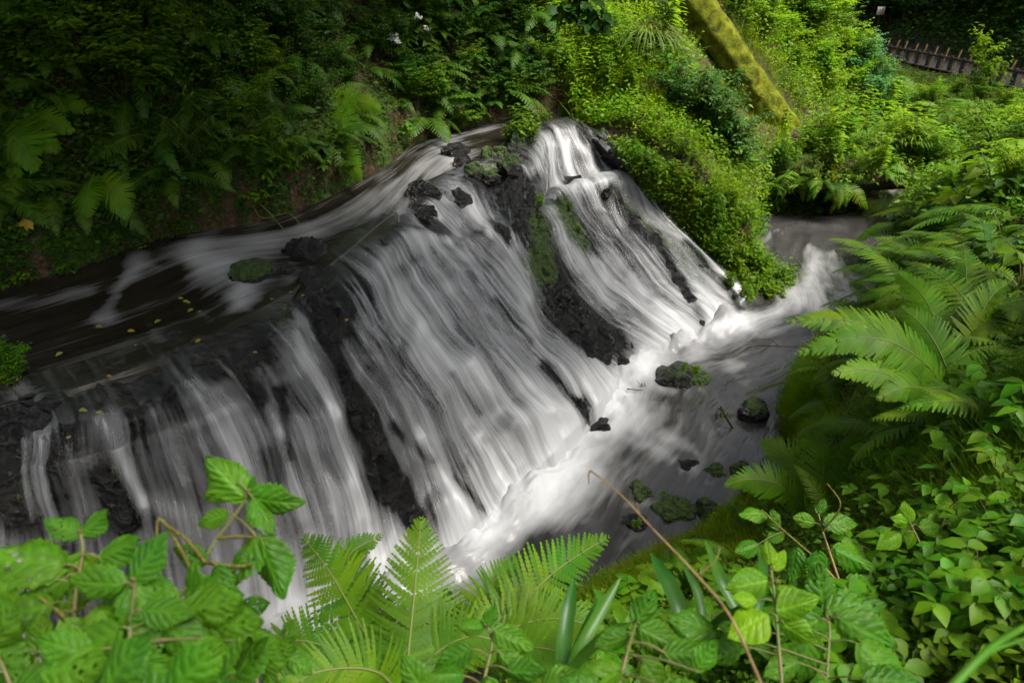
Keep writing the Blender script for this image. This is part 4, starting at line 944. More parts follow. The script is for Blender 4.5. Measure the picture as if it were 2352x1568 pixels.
nettle('big nettle with broad quilted leaves filling the lower left corner',
  [[(175,1640,1.05),(172,1500,1.08),(172,1380,1.1),(190,1270,1.12),(185,1225,1.13)]],
  [(190,1225,1.13,45,.07,.2),(180,1225,1.13,150,.07,.2),(140,1300,1.1,160,.135,.4),(150,1330,1.1,195,.13,.6),(230,1280,1.12,30,.11,.3),(190,1280,1.12,-100,.12,.4),(110,1390,1.06,185,.13,.5),(60,1420,1.05,170,.12,.6),
   (260,1340,1.08,-20,.13,.5),(300,1330,1.08,-45,.12,.6),(150,1430,1.05,-30,.12,.5),(40,1330,1.08,200,.12,.5),(230,1400,1.05,-65,.11,.6)],
  spikes=[[(172,1440,1.08),(130,1400,1.07),(90,1370,1.06)],[(172,1440,1.08),(220,1400,1.08),(250,1370,1.08)]])
nettle('low nettle whose leaves overlap at the bottom edge on the left',
  [[(300,1680,0.95),(290,1560,.98),(300,1440,1.0),(310,1340,1.05)]],
  [(310,1330,1.05,60,.10,.2),(300,1330,1.05,-50,.13,.5),(280,1340,1.03,170,.12,.4),(330,1400,1.0,10,.12,.5),(300,1430,1.0,-60,.13,.6),(270,1450,1.0,200,.11,.5),(380,1430,1.0,-30,.12,.5),(420,1400,1.02,20,.11,.5),
   (200,1500,.96,150,.12,.5),(340,1520,.95,-15,.12,.6),(460,1470,1.0,-70,.10,.5),(470,1440,1.02,15,.10,.4),(540,1470,1.0,-140,.09,.5),(100,1540,.95,20,.12,.5),(240,1590,.9,60,.13,.4),(400,1580,.92,50,.12,.4)])
nettle('nettle with overlapping darker leaves under the tall one at bottom left',
  [[(480,1700,1.05),(500,1560,1.08),(480,1460,1.1),(440,1380,1.12)]],
  [(440,1370,1.12,90,.10,.3),(430,1370,1.12,10,.12,.4),(400,1390,1.1,160,.11,.4),(500,1400,1.12,-20,.11,.5),(480,1450,1.1,-80,.11,.5),(560,1420,1.1,-40,.11,.5),(520,1500,1.08,20,.10,.4),(440,1500,1.06,190,.11,.5),(590,1500,1.06,-60,.09,.5),(540,1560,1.04,60,.10,.4)])
nettle('dense nettle clump closing the very corner at the bottom left',
  [[(60,1700,1.0),(70,1580,1.02),(90,1490,1.05)],[(60,1700,1.0),(20,1560,1.0),(-20,1480,1.02)]],
  [(90,1490,1.05,80,.09,.2),(100,1500,1.04,10,.11,.4),(70,1500,1.04,185,.11,.4),(60,1540,1.02,-40,.12,.5),(130,1560,1.0,-10,.11,.5),(-20,1480,1.02,60,.10,.3),(-30,1490,1.02,-30,.12,.5),(30,1590,.98,20,.12,.5),(-10,1560,1.0,140,.11,.4),(160,1590,.98,50,.10,.4)])
nettle('small-leaved nettle stems between the low nettle and the upright fern',
  [[(600,1700,1.3),(590,1560,1.33),(560,1450,1.36),(540,1390,1.38)],[(600,1700,1.3),(640,1560,1.33),(650,1480,1.35)]],
  [(540,1390,1.38,110,.07,.2),(550,1400,1.38,20,.09,.3),(530,1410,1.37,190,.09,.3),(570,1450,1.36,-20,.10,.4),(550,1470,1.35,200,.10,.4),(590,1520,1.34,30,.10,.4),(560,1540,1.33,170,.10,.4),(650,1480,1.35,70,.08,.2),(660,1500,1.34,-30,.10,.4),(630,1530,1.33,-100,.10,.5),(600,1580,1.31,200,.10,.4)])
nettle('light nettle sprig with heart-shaped leaves at the bottom centre',
  [[(1120,1700,1.2),(1110,1580,1.25),(1130,1480,1.3),(1120,1440,1.32)]],
  [(1120,1440,1.32,70,.07,.2),(1110,1440,1.32,170,.08,.3),(1140,1450,1.3,-15,.10,.4),(1150,1500,1.28,-40,.10,.5),(1080,1490,1.28,200,.09,.4),(1170,1540,1.25,10,.10,.5),(1060,1550,1.22,170,.10,.5),(1120,1560,1.2,-80,.09,.5),(1250,1570,1.2,30,.10,.4),(980,1590,1.2,120,.09,.4)])
nettle('glossy dark nettle leaves at the bottom right of centre',
  [[(1400,1700,1.1),(1420,1580,1.12),(1440,1500,1.15),(1460,1430,1.2)]],
  [(1460,1430,1.2,60,.09,.2),(1470,1440,1.2,-20,.11,.4),(1440,1460,1.18,190,.10,.4),(1480,1520,1.14,-50,.12,.5),(1420,1540,1.12,200,.11,.5),(1530,1500,1.15,10,.11,.4),(1380,1590,1.08,150,.10,.4),(1530,1580,1.08,-10,.11,.5),(1600,1540,1.1,60,.10,.3)])
nettle('nettle with reddish stems and round toothed leaves beside the right ferns',
  [[(1930,1340,2.35),(1910,1280,2.4),(1890,1220,2.5),(1880,1180,2.55)],[(1930,1340,2.35),(1860,1270,2.45),(1800,1220,2.55)]],
  [(1880,1180,2.55,70,.09,.2),(1895,1200,2.5,10,.13,.3),(1870,1200,2.5,160,.10,.3),(1920,1260,2.42,-20,.17,.4),(1880,1270,2.4,-90,.14,.4),(1800,1220,2.55,200,.13,.3),(1790,1215,2.55,110,.11,.3),(1830,1260,2.45,-110,.13,.4),(1760,1180,2.6,170,.12,.3),(1740,1250,2.5,190,.15,.4),(1900,1330,2.3,-60,.14,.5),(1950,1330,2.3,-20,.14,.4)],
  spikes=[[(1890,1220,2.5),(1930,1160,2.45),(1900,1110,2.45)],[(1860,1270,2.45),(1780,1200,2.45),(1750,1170,2.45)]], mat='dry')
nettle('large nettle with deeply cut shiny leaves at the lower right',
  [[(1900,1640,1.4),(1900,1540,1.45),(1905,1440,1.5),(1890,1390,1.55)]],
  [(1890,1390,1.55,95,.11,.2),(1900,1400,1.53,15,.15,.3),(1930,1420,1.5,-20,.16,.4),(1880,1420,1.5,-160,.14,.4),(1860,1450,1.48,-100,.14,.5),(1980,1480,1.45,-35,.15,.5),(1830,1520,1.42,190,.13,.5),(1990,1560,1.38,10,.15,.5),(1880,1560,1.38,-70,.13,.5),(1760,1450,1.5,160,.13,.4),(1700,1480,1.45,200,.13,.4),(1640,1450,1.5,150,.12,.4)])
nettle('yellow green young sprig glowing at the lower right of centre',
  [[(1800,1620,1.3),(1790,1500,1.35),(1780,1380,1.42),(1770,1300,1.46)]],
  [(1770,1300,1.46,100,.08,.1),(1775,1310,1.46,60,.08,.2),(1765,1330,1.45,185,.10,.3),(1790,1340,1.44,-60,.10,.5),(1780,1400,1.4,20,.11,.3),(1765,1410,1.4,200,.11,.4),(1800,1430,1.38,-30,.09,.4),(1740,1380,1.42,160,.09,.3)], pool=HLEAF, cat='herb', name='leafy_herb', mat='stem')
nettle('light green sprig with pointed leaves at the right near the soil slope',
  [[(2140,1300,2.3),(2110,1240,2.35),(2090,1200,2.4)],[(2140,1300,2.3),(2170,1190,2.45),(2200,1150,2.5)]],
  [(2090,1200,2.4,160,.11,.3),(2085,1205,2.4,100,.09,.2),(2100,1215,2.4,-110,.10,.4),(2110,1210,2.4,10,.12,.3),(2070,1225,2.38,200,.12,.4),(2200,1150,2.5,30,.12,.2),(2190,1155,2.5,165,.12,.3),(2180,1180,2.45,-40,.13,.4),(2210,1200,2.4,-15,.14,.4),(2150,1240,2.35,-100,.10,.4)], pool=HLEAF, cat='herb', name='leafy_herb')

# leafy herbs, shrubs and tall weeds: one of each kind, then copies
def herb_proto(kind, seed):
    """-> stem mesh, foliage mesh in local coordinates, about 1 m high"""
    rs = np.random.default_rng(seed); tubes, P_, D_, N_, L_, W_ = [], [], [], [], [], []
    def lf(p, d, n, l, w): P_.append(p); D_.append(d); N_.append(n); L_.append(l); W_.append(w)
    up = np.array([0, 0, 1.0])
    if kind == 'shrub':
        for i in range(11):
            a = rs.uniform(0, 6.28); r = rs.uniform(.1, .55); h = rs.uniform(.4, 1.0)
            tip = np.array([math.cos(a) * r, math.sin(a) * r, h]); pts = [np.zeros(3), tip * .5 + np.array([0, 0, .12]), tip]
            tubes.append((pts, .012, .003)); c = cr(np.array(pts), 24)
            for j in range(7, 24):
                for q in range(2):
                    b = rs.uniform(0, 6.28); tw = np.array([math.cos(b), math.sin(b), rs.uniform(-.2, .5)]); e = c[j] + tw * rs.uniform(.08, .2)
                    for m in range(5):
                        p = c[j] + (e - c[j]) * (m + 1) / 5; b2 = b + (1 if m % 2 else -1) * 1.0
                        lf(p, np.array([math.cos(b2), math.sin(b2), rs.uniform(-.2, .2)]), up + rs.normal(0, .35, 3), rs.uniform(.045, .075), .032)
    if kind == 'tall':
        for i in range(5):
            a = rs.uniform(0, 6.28); r = rs.uniform(.05, .25); h = rs.uniform(.7, 1.0); tip = np.array([math.cos(a) * r, math.sin(a) * r, h])
            pts = [tip * np.array([.3, .3, 0]), tip * np.array([.6, .6, .5]), tip]; tubes.append((pts, .007, .003)); c = cr(np.array(pts), 12)
            for j in range(3, 12):
                a0 = j * 1.57 + rs.uniform(-.3, .3); nl = 3 if j < 11 else 5
                for q in range(nl):
                    b = a0 + q * 6.28 / nl; l = (.17 - .09 * abs(j - 6) / 6) * rs.uniform(.8, 1.2)
                    lf(c[j], np.array([math.cos(b), math.sin(b), rs.uniform(-.15, .45)]), up + rs.normal(0, .2, 3), l, l * .42)
    if kind == 'lance':
        for i in range(9):
            a = rs.uniform(0, 6.28); r = rs.uniform(.2, .6); h = rs.uniform(.5, .95); tip = np.array([math.cos(a) * r, math.sin(a) * r, h])
            pts = [np.zeros(3), tip * np.array([.35, .35, .7]), tip]; tubes.append((pts, .006, .002)); c = cr(np.array(pts), 16)
            for j in range(3, 16):
                for q in (0, 1):
                    b = a + (1.1 if q else -1.1) + rs.uniform(-.4, .4)
                    lf(c[j], np.array([math.cos(b), math.sin(b), rs.uniform(-.5, .3)]), up + rs.normal(0, .3, 3), rs.uniform(.13, .22), .022)
    if kind == 'trefoil':
        for i in range(16):
            a = rs.uniform(0, 6.28); r = rs.uniform(.1, .75); h = rs.uniform(.35, .9); tip = np.array([math.cos(a) * r, math.sin(a) * r, h])
            pts = [np.zeros(3), tip * np.array([.4, .4, .75]), tip]; tubes.append((pts, .007, .003))
            for q in (-1.3, 0, 1.3):
                lf(tip, np.array([math.cos(a + q), math.sin(a + q), rs.uniform(-.3, .1)]), up + rs.normal(0, .25, 3), rs.uniform(.20, .30), .17)
    if kind == 'broad':
        for i in range(7):
            a = i * 2.4 + rs.uniform(-.3, .3); r = rs.uniform(.2, .5); h = rs.uniform(.3, 1.0); tip = np.array([math.cos(a) * r, math.sin(a) * r, h])
            pts = [np.zeros(3), tip * np.array([.4, .4, .7]), tip]; tubes.append((pts, .012, .005)); c = cr(np.array(pts), 10)
            for j in (5, 7, 9):
                for q in (-1.0, 1.0) if j < 9 else (-1.2, 0, 1.2):
                    lf(c[j], np.array([math.cos(a + q), math.sin(a + q), rs.uniform(-.35, .15)]), up + rs.normal(0, .2, 3), rs.uniform(.22, .34), .17)
    detail = kind in ('trefoil', 'broad')
    V, F, t = leaf_batch(np.array(P_), np.array(D_), np.array(N_), np.array(L_), np.array(W_), detail=True, curl=.25, fold=.3)
    tv, tf = merge([tube(p, a, b, 5) for p, a, b in tubes])
    return (tv, tf), (V, F, t)
HP = {}
def proto(kind, seed, mat):
    key = (kind, seed, mat)
    if key not in HP:
        (tv, tf), (V, F, t) = herb_proto(kind, seed)
        HP[key] = (new_mesh('stem', tv, tf, M['twig' if kind == 'shrub' else 'stem']), new_mesh('foliage', V, F, M[mat], attrs={'tint': t}, smooth=False))
    return HP[key]
def plant(name, kind, seed, mat, loc, size, phrase, cat, group=None, tilt=None, sx=1.0, label=None):
    sm, fm = proto(kind, seed, mat); e = empty(name, loc, cat, group, label)
    e.rotation_euler = (tilt or (random.uniform(-.12, .12), random.uniform(-.12, .12))) + (random.uniform(0, 6.28),); s = size * random.uniform(.8, 1.2); e.scale = (s * sx, s * sx, s)
    link('stem', sm, e); link('foliage', fm, e)
    if label is None: later(e, phrase, loc)
    return e
LOG = [(1590,-10,100),(1815,310,75)]
def on_log(q): return on_log1(q) or on_log1(q + np.array([0, 0, .3])) or on_log1(q + np.array([0, 0, .6]))
def on_log1(q):
    x, y, _ = proj(q); f = min(max((y + 10) / 320, 0), 1.1); return -60 < x - (1590 + 225 * f) < 66 and y < 345
def scatter(poly, n, mind, name, kind, mats, size, phrase, cat, group, sx=1.0):
    for q in sample(poly, n, 0, mind):
        if on_log(q): continue
        plant(name, kind, random.randint(1, 3), random.choice(mats), q - np.array([0, 0, .03]), random.uniform(*size), phrase, cat, group, sx=sx)
# the dark bank
scatter([(60,60),(330,60),(400,200),(330,280),(120,220)], 10, 55, 'shrub', 'shrub', ['mid'], (.7, 1.0), 'small-leaved green shrub', 'shrub', 'shrubs on the dark bank', 1.2)
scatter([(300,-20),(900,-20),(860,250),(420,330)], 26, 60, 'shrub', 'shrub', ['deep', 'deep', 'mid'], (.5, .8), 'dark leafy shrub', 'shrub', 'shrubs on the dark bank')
scatter([(240,470),(640,420),(640,490),(260,580)], 30, 28, 'leafy_herb', 'trefoil', ['mid', 'deep'], (.10, .2), 'small trefoil herb', 'herb', 'small herbs at the upper stream edge')
scatter([(1750,770),(1860,760),(1900,1000),(1800,1050),(1735,930)], 40, 22, 'leafy_herb', 'tall', ['bright', 'mid'], (.16, .28), 'small bright herb', 'herb', 'small herbs on the grassy hump')
scatter([(1650,1130),(1800,1050),(1760,1230),(1560,1290),(1540,1240)], 16, 34, 'leafy_herb', 'tall', ['bright', 'mid'], (.15, .28), 'small whorled herb', 'herb', 'small herbs at the near water edge')
scatter([(420,280),(720,330),(660,420),(450,440)], 9, 55, 'leafy_herb', 'lance', ['mid', 'deep'], (.5, .7), 'spiky narrow-leaved herb', 'herb', 'herbs on the dark bank')
scatter([(560,360),(920,300),(940,350),(700,470),(600,470)], 16, 45, 'leafy_herb', 'broad', ['mid', 'deep'], (.28, .42), 'broad-leaved dark herb', 'herb', 'herbs on the dark bank')
scatter([(850,20),(1250,20),(1260,230),(950,320)], 34, 42, 'shrub', 'shrub', ['deep', 'mid'], (.5, .8), 'dark leafy shrub', 'shrub', 'shrubs on the dark bank')
scatter([(880,60),(1150,60),(1160,240),(980,300)], 16, 45, 'leafy_herb', 'broad', ['deep'], (.4, .6), 'broad-leaved dark herb', 'herb', 'herbs on the dark bank')
scatter([(-20,440),(180,560),(230,600),(0,670)], 16, 30, 'leafy_herb', 'trefoil', ['mid'], (.12, .2), 'small trefoil herb', 'herb', 'small herbs at the upper stream edge')
# the sunny slope
scatter([(1160,-20),(1420,60),(1450,220),(1330,260),(1240,200)], 42, 36, 'leafy_herb', 'tall', ['mid', 'bright'], (.5, .8), 'tall whorled herb', 'herb', 'tall herbs on the bright slope')
scatter([(1420,300),(1560,360),(1800,620),(1760,680),(1660,600)], 60, 26, 'leafy_herb', 'tall', ['mid', 'bright', 'bright'], (.35, .6), 'leafy whorled herb', 'herb', 'herbs on the border of the falls')
scatter([(1500,90),(1600,110),(1720,240),(1560,200)], 18, 36, 'leafy_herb', 'tall', ['mid', 'bright'], (.8, 1.2), 'tall whorled herb', 'herb', 'tall herbs on the bright slope')
scatter([(1680,0),(1880,0),(1990,130),(2070,300),(1900,260)], 70, 33, 'shrub', 'shrub', ['bright', 'bright', 'mid'], (.6, 1.0), 'bright leafy shrub', 'shrub', 'shrubs on the bright slope')
scatter([(1760,300),(2080,300),(2090,400),(1800,400)], 44, 32, 'leafy_herb', 'tall', ['mid', 'bright'], (.8, 1.2), 'tall airy herb', 'herb', 'herbs on the mound')
scatter([(1770,300),(1890,300),(1880,420),(1780,430)], 14, 34, 'leafy_herb', 'lance', ['mid', 'bright'], (.9, 1.2), 'narrow-leaved bamboo-like herb', 'herb', 'herbs on the mound')
scatter([(1920,160),(1990,150),(2040,220),(1990,280)], 9, 26, 'shrub', 'shrub', ['blue'], (.8, 1.1), 'bluish green shrub', 'shrub', 'shrubs on the bright slope')
# valley and right bank
scatter([(2110,200),(2352,260),(2352,480),(2180,460),(2130,380)], 50, 40, 'shrub', 'shrub', ['bright', 'mid', 'mid'], (.6, 1.0), 'leafy valley shrub', 'shrub', 'shrubs in the valley')
scatter([(2200,380),(2352,340),(2352,520),(2150,520)], 18, 45, 'leafy_herb', 'broad', ['mid', 'bright'], (.5, .8), 'broad-leaved valley herb', 'herb', 'herbs in the valley')
scatter([(2000,1200),(2352,1050),(2352,1480),(2050,1480)], 34, 58, 'leafy_herb', 'trefoil', ['herb'], (.15, .24), 'light green trefoil herb', 'herb', 'trefoil herbs on the right soil slope')
scatter([(1500,1330),(2000,1330),(2050,1560),(1250,1560),(1300,1420)], 30, 70, 'leafy_herb', 'broad', ['herb', 'mid'], (.20, .32), 'broad-leaved light herb', 'herb', 'herbs along the bottom')
scatter([(1850,950),(2352,960),(2352,1150),(1950,1150)], 22, 60, 'leafy_herb', 'broad', ['mid', 'herb'], (.22, .34), 'broad-leaved green herb', 'herb', 'herbs under the right ferns')
scatter([(600,1560),(1250,1480),(1300,1590),(600,1600)], 14, 60, 'leafy_herb', 'broad', ['herb'], (.2, .3), 'light green leafy herb', 'herb', 'herbs along the bottom')
scatter([(2050,560),(2352,500),(2352,720),(2100,720)], 12, 70, 'leafy_herb', 'broad', ['deep', 'mid'], (.4, .6), 'dull broad-leaved herb', 'herb', 'herbs under the right ferns')
# wooded slope above the path
scatter([(1900,-20),(2360,-20),(2360,100),(2050,70)], 40, 36, 'shrub', 'shrub', ['deep'], (1.6, 2.6), 'dark forest shrub', 'shrub', 'shrubs on the wooded slope')

# ------------------------------------------------------------------ sedge tuft, strap leaves, blades, twigs
def hit(px, py):
    Q, ok, T = hits([px], [py]); return Q[0]
q = hit(1485, 110); e = empty('sedge_tuft', q, 'grass', None, 'large drooping sedge tuft with long narrow blades on the bright slope')
P_, D_, N_, L_ = [], [], [], []
parts = []
for i in range(260):
    a = rng.uniform(0, 6.28); L = rng.uniform(.55, 1.0); c = np.array(arch(L, rng.uniform(55, 85), rng.uniform(-75, -25), 6)); w = .009
    ca, sa = math.cos(a), math.sin(a); c = np.stack([c[:, 0] * ca, c[:, 0] * sa, c[:, 2]], 1); s = np.array([-sa, ca, 0]) * w; pw = np.array([.8, 1, 1, .9, .7, .4, .05])[:, None]
    V = np.stack([c + s * pw, c - s * pw], 1).reshape(-1, 3); j = np.arange(6) * 2; parts.append((V, np.stack([j, j + 1, j + 3, j + 2], 1)))
V, F = merge(parts); link('blades', new_mesh('blades', V, F, M['sedge'], attrs={'tint': np.repeat(rng.random(260), 14)}), e)
def blade(curve, w, up, thick=0.15):
    c = cr(np.array(curve), 24); T = nrmz(np.gradient(c, axis=0)); s = nrmz(np.cross(T, np.array(up, float)[None])); n = np.cross(s, T)
    u = np.linspace(0, 1, 24); pw = (np.minimum(1, .55 + u * 1.5) * np.clip((1 - u) * 3.2, 0.02, 1) ** .6 * w * .5)[:, None]
    V = np.stack([c + s * pw + n * pw * .35, c + s * pw * .5 + n * pw * .08, c, c - s * pw * .5 + n * pw * .08, c - s * pw + n * pw * .35], 1)
    return V.reshape(-1, 3), grid_faces(24, 5)
def strap_plant(label, blades, name='strap_leaf_plant', mat='strap'):
    r0 = Pt(*blades[0][0][0]); e = empty(name, r0, 'plant', None, label)
    for path, w in blades:
        V, F = blade([Pt(*q) - r0 for q in path], w, (rng.normal(0, .15), -.75, .6)); link('leaf', new_mesh('leaf', V, F, M[mat]), e)
strap_plant('glossy strap-leaved plant with upright blades at the bottom centre', [
  ([(1285,1580,1.6),(1295,1480,1.62),(1305,1400,1.66),(1318,1330,1.72)], .036), ([(1290,1580,1.6),(1330,1490,1.6),(1380,1400,1.65),(1425,1325,1.7)], .03),
  ([(1280,1580,1.6),(1340,1500,1.55),(1400,1450,1.5),(1450,1430,1.48)], .03), ([(1280,1580,1.6),(1345,1440,1.7),(1375,1380,1.75),(1365,1350,1.8)], .026)])
strap_plant('glossy strap-leaved plant with broad leaning blades right of the bottom centre', [
  ([(1585,1520,1.6),(1565,1420,1.62),(1535,1340,1.68),(1495,1270,1.75)], .042), ([(1590,1520,1.6),(1610,1440,1.6),(1600,1360,1.65),(1570,1300,1.7)], .026),
  ([(1700,1480,1.6),(1690,1400,1.65),(1650,1320,1.7),(1620,1240,1.8)], .034), ([(1720,1470,1.6),(1740,1380,1.65),(1750,1300,1.75),(1740,1250,1.85)], .03),
  ([(1585,1520,1.6),(1640,1430,1.55),(1690,1400,1.5),(1720,1420,1.45)], .024)])
strap_plant('small dark strap-leaved clump half hidden behind the front ferns', [
  ([(1040,1450,2.3),(1030,1400,2.3),(1010,1370,2.3),(985,1370,2.3)], .03), ([(1045,1450,2.3),(1045,1400,2.32),(1030,1365,2.35),(1015,1350,2.4)], .03)])
M['blade'] = flat_green = mat_leaf('blade_green', (0.05, 0.15, 0.006), (0.07, 0.18, 0.008), 0.4, 0.2)
def thing_tube(name, label, cat, paths, mat, part='stem', n=7):
    r0 = np.array(paths[0][0][0]); V, F = merge([tube(np.array(p) - r0, a, b, n) for p, a, b in paths])
    return link(name, new_mesh(name, V, F, M[mat]), None, None, label, cat, None, r0)
thing_tube('dry_stalk', 'long dry brown stalk leaning across the foam from the bottom right', 'stalk', [([Pt(1770,1620,1.05), Pt(1680,1420,1.1), Pt(1600,1320,1.15), Pt(1500,1215,1.22), Pt(1420,1130,1.28), Pt(1356,1080,1.32)], .0027, .0014), ([Pt(1500,1215,1.22), Pt(1470,1180,1.23), Pt(1462,1150,1.24)], .0012, .0006), ([Pt(1600,1320,1.15), Pt(1640,1290,1.15), Pt(1655,1255,1.16)], .0014, .0006), ([Pt(1356,1080,1.32), Pt(1352,1090,1.32), Pt(1353,1112,1.33)], .0016, .001)], 'dry')
thing_tube('grass_blade', 'thick green arching blade crossing the bottom right corner', 'grass', [([Pt(2165,1600,.8), Pt(2240,1520,.82), Pt(2300,1470,.85), Pt(2400,1415,.9)], .006, .004), ([Pt(2240,1520,.82), Pt(2300,1485,.84), Pt(2400,1455,.86)], .003, .002)], 'blade')
thing_tube('bent_twig', 'bare bent twigs reaching down to the upper stream', 'twig', [([hit(540,420) + np.array([0, 0, .05]), Pt(560,440,6.9), Pt(610,480,6.8), Pt(650,525,6.7)], .010, .006), ([hit(520,430), Pt(570,450,6.85), Pt(600,500,6.7), Pt(660,490,6.6), Pt(690,515,6.55)], .008, .005)], 'stem')
thing_tube('fallen_twig', 'thin bare twig stretched over the lower stream from the right bank', 'twig', [([Pt(1830,795,5.6), Pt(1790,795,5.6), Pt(1730,795,5.65), Pt(1697,812,5.7)], .006, .003), ([Pt(1790,795,5.6), Pt(1770,780,5.6), Pt(1740,778,5.65)], .003, .0015), ([Pt(1765,797,5.62), Pt(1745,810,5.65), Pt(1730,815,5.7)], .003, .0015)], 'twig')
thing_tube('driftwood_stick', 'dark crooked stick poking out of the lower stream', 'stick', [([P(1657,935,.08), P(1662,945,.16), P(1672,965,.10), P(1684,985,.0)], .018, .010), ([P(1650,938,.12), P(1662,942,.16), P(1672,936,.14)], .010, .008)], 'twig')
thing_tube('driftwood_twigs', 'small black twigs caught beside the plunge foam', 'twig', [([P(1478,895,-.05), P(1474,880,.10)], .008, .004), ([P(1484,895,-.05), P(1480,878,.12)], .007, .003), ([P(1478,893,0), P(1462,872,.16)], .004, .002), ([P(1440,893,.06), P(1476,896,.05)], .007, .004)], 'twig')
q = hit(118, 600); e = empty('yellowed_sprig', q, 'plant', None, 'small sprig with yellowed drooping leaves at the left stream edge')
link('stem', new_mesh('stem', *tube([np.zeros(3), np.array([.02, -.05, .2]), np.array([0, -.12, .28])], .004, .002), M['stem']), e)
for a in (215, 265, 300): place_leaf(HLEAF[a % 3], e, (0, -.12, .28), pic_dir(a), (0, -.8, .5), .09).active_material = M['herb_v']
YL = [m.copy() for m in HLEAF]
for m_ in YL: m_.materials[0] = M['yellow']
for c_ in e.children:
    if c_.name.startswith('leaf'): c_.data = YL[0]

# ------------------------------------------------------------------ rocks
def rock_mesh(name, seed, sx, sy, sz, mossy, amp=.28):
    bm = bmesh.new(); bmesh.ops.create_icosphere(bm, subdivisions=5, radius=1); V = np.array([v.co[:] for v in bm.verts]); F = np.array([[v.index for v in f.verts] for f in bm.faces]); bm.free()
    n = fbm3(V * 1.1 + seed * 3.7, 4); n2 = fbm3(V * 3.5 + seed, 4)
    rad = 1 + amp * n + .10 * n2; W_ = V * rad[:, None]
    W_ = np.sign(W_) * np.abs(W_) ** .9 * np.array([sx, sy, sz])
    up = V[:, 2] + .35 * n2; ms = np.clip((up - .1) * 2.2, 0, 1) * mossy
    return new_mesh(name, W_, F, M['rock'], attrs={'moss': ms - .02})
def rock(px, py, z, wpx, hpx, mossy, label, seed, group=None, depth=1.0):
    p = P(px, py, z); t = np.linalg.norm(p - np.array([0, 0, CAMZ])) / np.linalg.norm(ray(px, py)); k_ = t * AX / 2352
    sx = wpx * k_ * .5; sz = hpx * k_ * .62
    p = p - np.array([0, 0, sz * .55])
    o = link('rock', rock_mesh('rock', seed, sx * 1.12, sx * 1.12 * depth, sz * 1.3, mossy, amp=.7), None, None, label, 'rock', group, p); o.rotation_euler = (0, 0, random.uniform(-.4, .4)); return o
rock(570,622,1.72,95,46,1.0,'round rock capped with green moss in the upper stream',1)
rock(710,575,1.74,74,62,.25,'larger of the pair of black rocks in the upper stream',2)
rock(672,582,1.72,46,50,.0,'smaller of the pair of black rocks in the upper stream',3)
rock(655,622,1.70,34,34,.0,'small black stone splashed by foam between mossy rock and black pair',4)
rock(1048,345,1.97,56,28,.1,'dark wet stone at the back of the upper stream above the lip',5)
rock(1120,357,1.97,34,40,1.2,'bright moss ball stone above the lip of the falls',6)
rock(1150,352,1.97,30,34,1.0,'small moss-topped stone right of the moss ball',7)
rock(1090,390,1.9,52,30,1.1,'low moss-covered stone below the moss ball',8)
rock(1060,372,1.93,36,36,.2,'reddish black stone left of the low moss-covered stone',9)
rock(1125,402,1.85,36,24,.8,'flat mossy stone on the brink of the rock ledge',10)
rock(1170,378,1.93,48,40,.7,'wet mossy stone left of the topmost tier',11)
rock(1190,330,2.05,40,40,.6,'dark stone under the herbs beside the topmost tier',12)
rock(968,448,1.78,70,48,.35,'wide dark mossy stone on the lip of the falls',13)
rock(1010,430,1.8,44,40,.1,'small dark stone right of the wide dark mossy one',14)
rock(972,495,1.68,56,46,.05,'rounded black rock parting the water at the lip',15)
rock(1050,462,1.66,70,50,.1,'lumpy black rock below the lip stones',16)
rock(905,470,1.74,50,30,.1,'low black rock left of the lip stones',17)
rock(1300,285,2.12,44,34,.15,'black wet rock at the very top of the falls',18)
rock(1388,318,2.05,34,40,.5,'dark overhanging rock right of the topmost tier',19)
rock(1565,868,.02,104,58,.45,'dark boulder with a mossy shoulder in the lower stream',20)
rock(1608,876,.02,56,40,1.1,'bright mossy stone against the dark boulder in the lower stream',21)
rock(1668,960,.0,34,16,.7,'small flat stone beside the crooked stick',22)
rock(1382,973,.0,56,26,.0,'grey stone washed over at the foot of the middle falls',23)
rock(1580,1070,-.03,54,30,.05,'small shiny black stone in the lower stream',24)
rock(1645,1088,-.03,50,42,.7,'mossy green stone near the right water edge',25)
rock(1700,1075,0,46,28,1.0,'mossy stone tucked under the spreading fern',26)
rock(1465,1140,-.07,62,60,.7,'dark stone with moss on its right side at the near water edge',27)
rock(1552,1168,-.05,94,46,1.1,'long moss-backed stone at the near water edge',28)
rock(1625,1172,-.03,54,40,.6,'green grey stone right of the long moss-backed stone',29)
rock(1455,1205,-.08,60,56,.05,'brown wet stone nearest the dry stalk',30)
rock(1735,935,.1,60,40,.6,'dark stone at the foot of the grassy hump',31)
rock(1278,1345,-.05,70,50,.1,'dark stone half hidden behind the slanting fern',32)
rock(1420,1385,.35,40,24,.2,'pale brown stone on the bank by the grass',33)
rock(60,940,1.5,150,80,.1,'dark flat rock carrying the bright bush at the left edge',34)
rock(1395,440,1.55,16,14,.0,'single black pebble in the white step of the upper tier',35)

for i in range(46):
    a_ = int(np.interp(rng.uniform(13.5, 14.9), [0, 15], [0, NS - 1])); b_ = int(rng.uniform(.2, 1) * (NTT - 1)); p_ = ROCK[a_, b_]
    plant('leafy_herb', 'tall', 1 + i % 3, ('mid', 'bright')[i % 2], p_ - np.array([0, 0, .03]), rng.uniform(.22, .42), 'leafy whorled herb', 'herb', 'herbs on the border of the falls', sx=1.4)
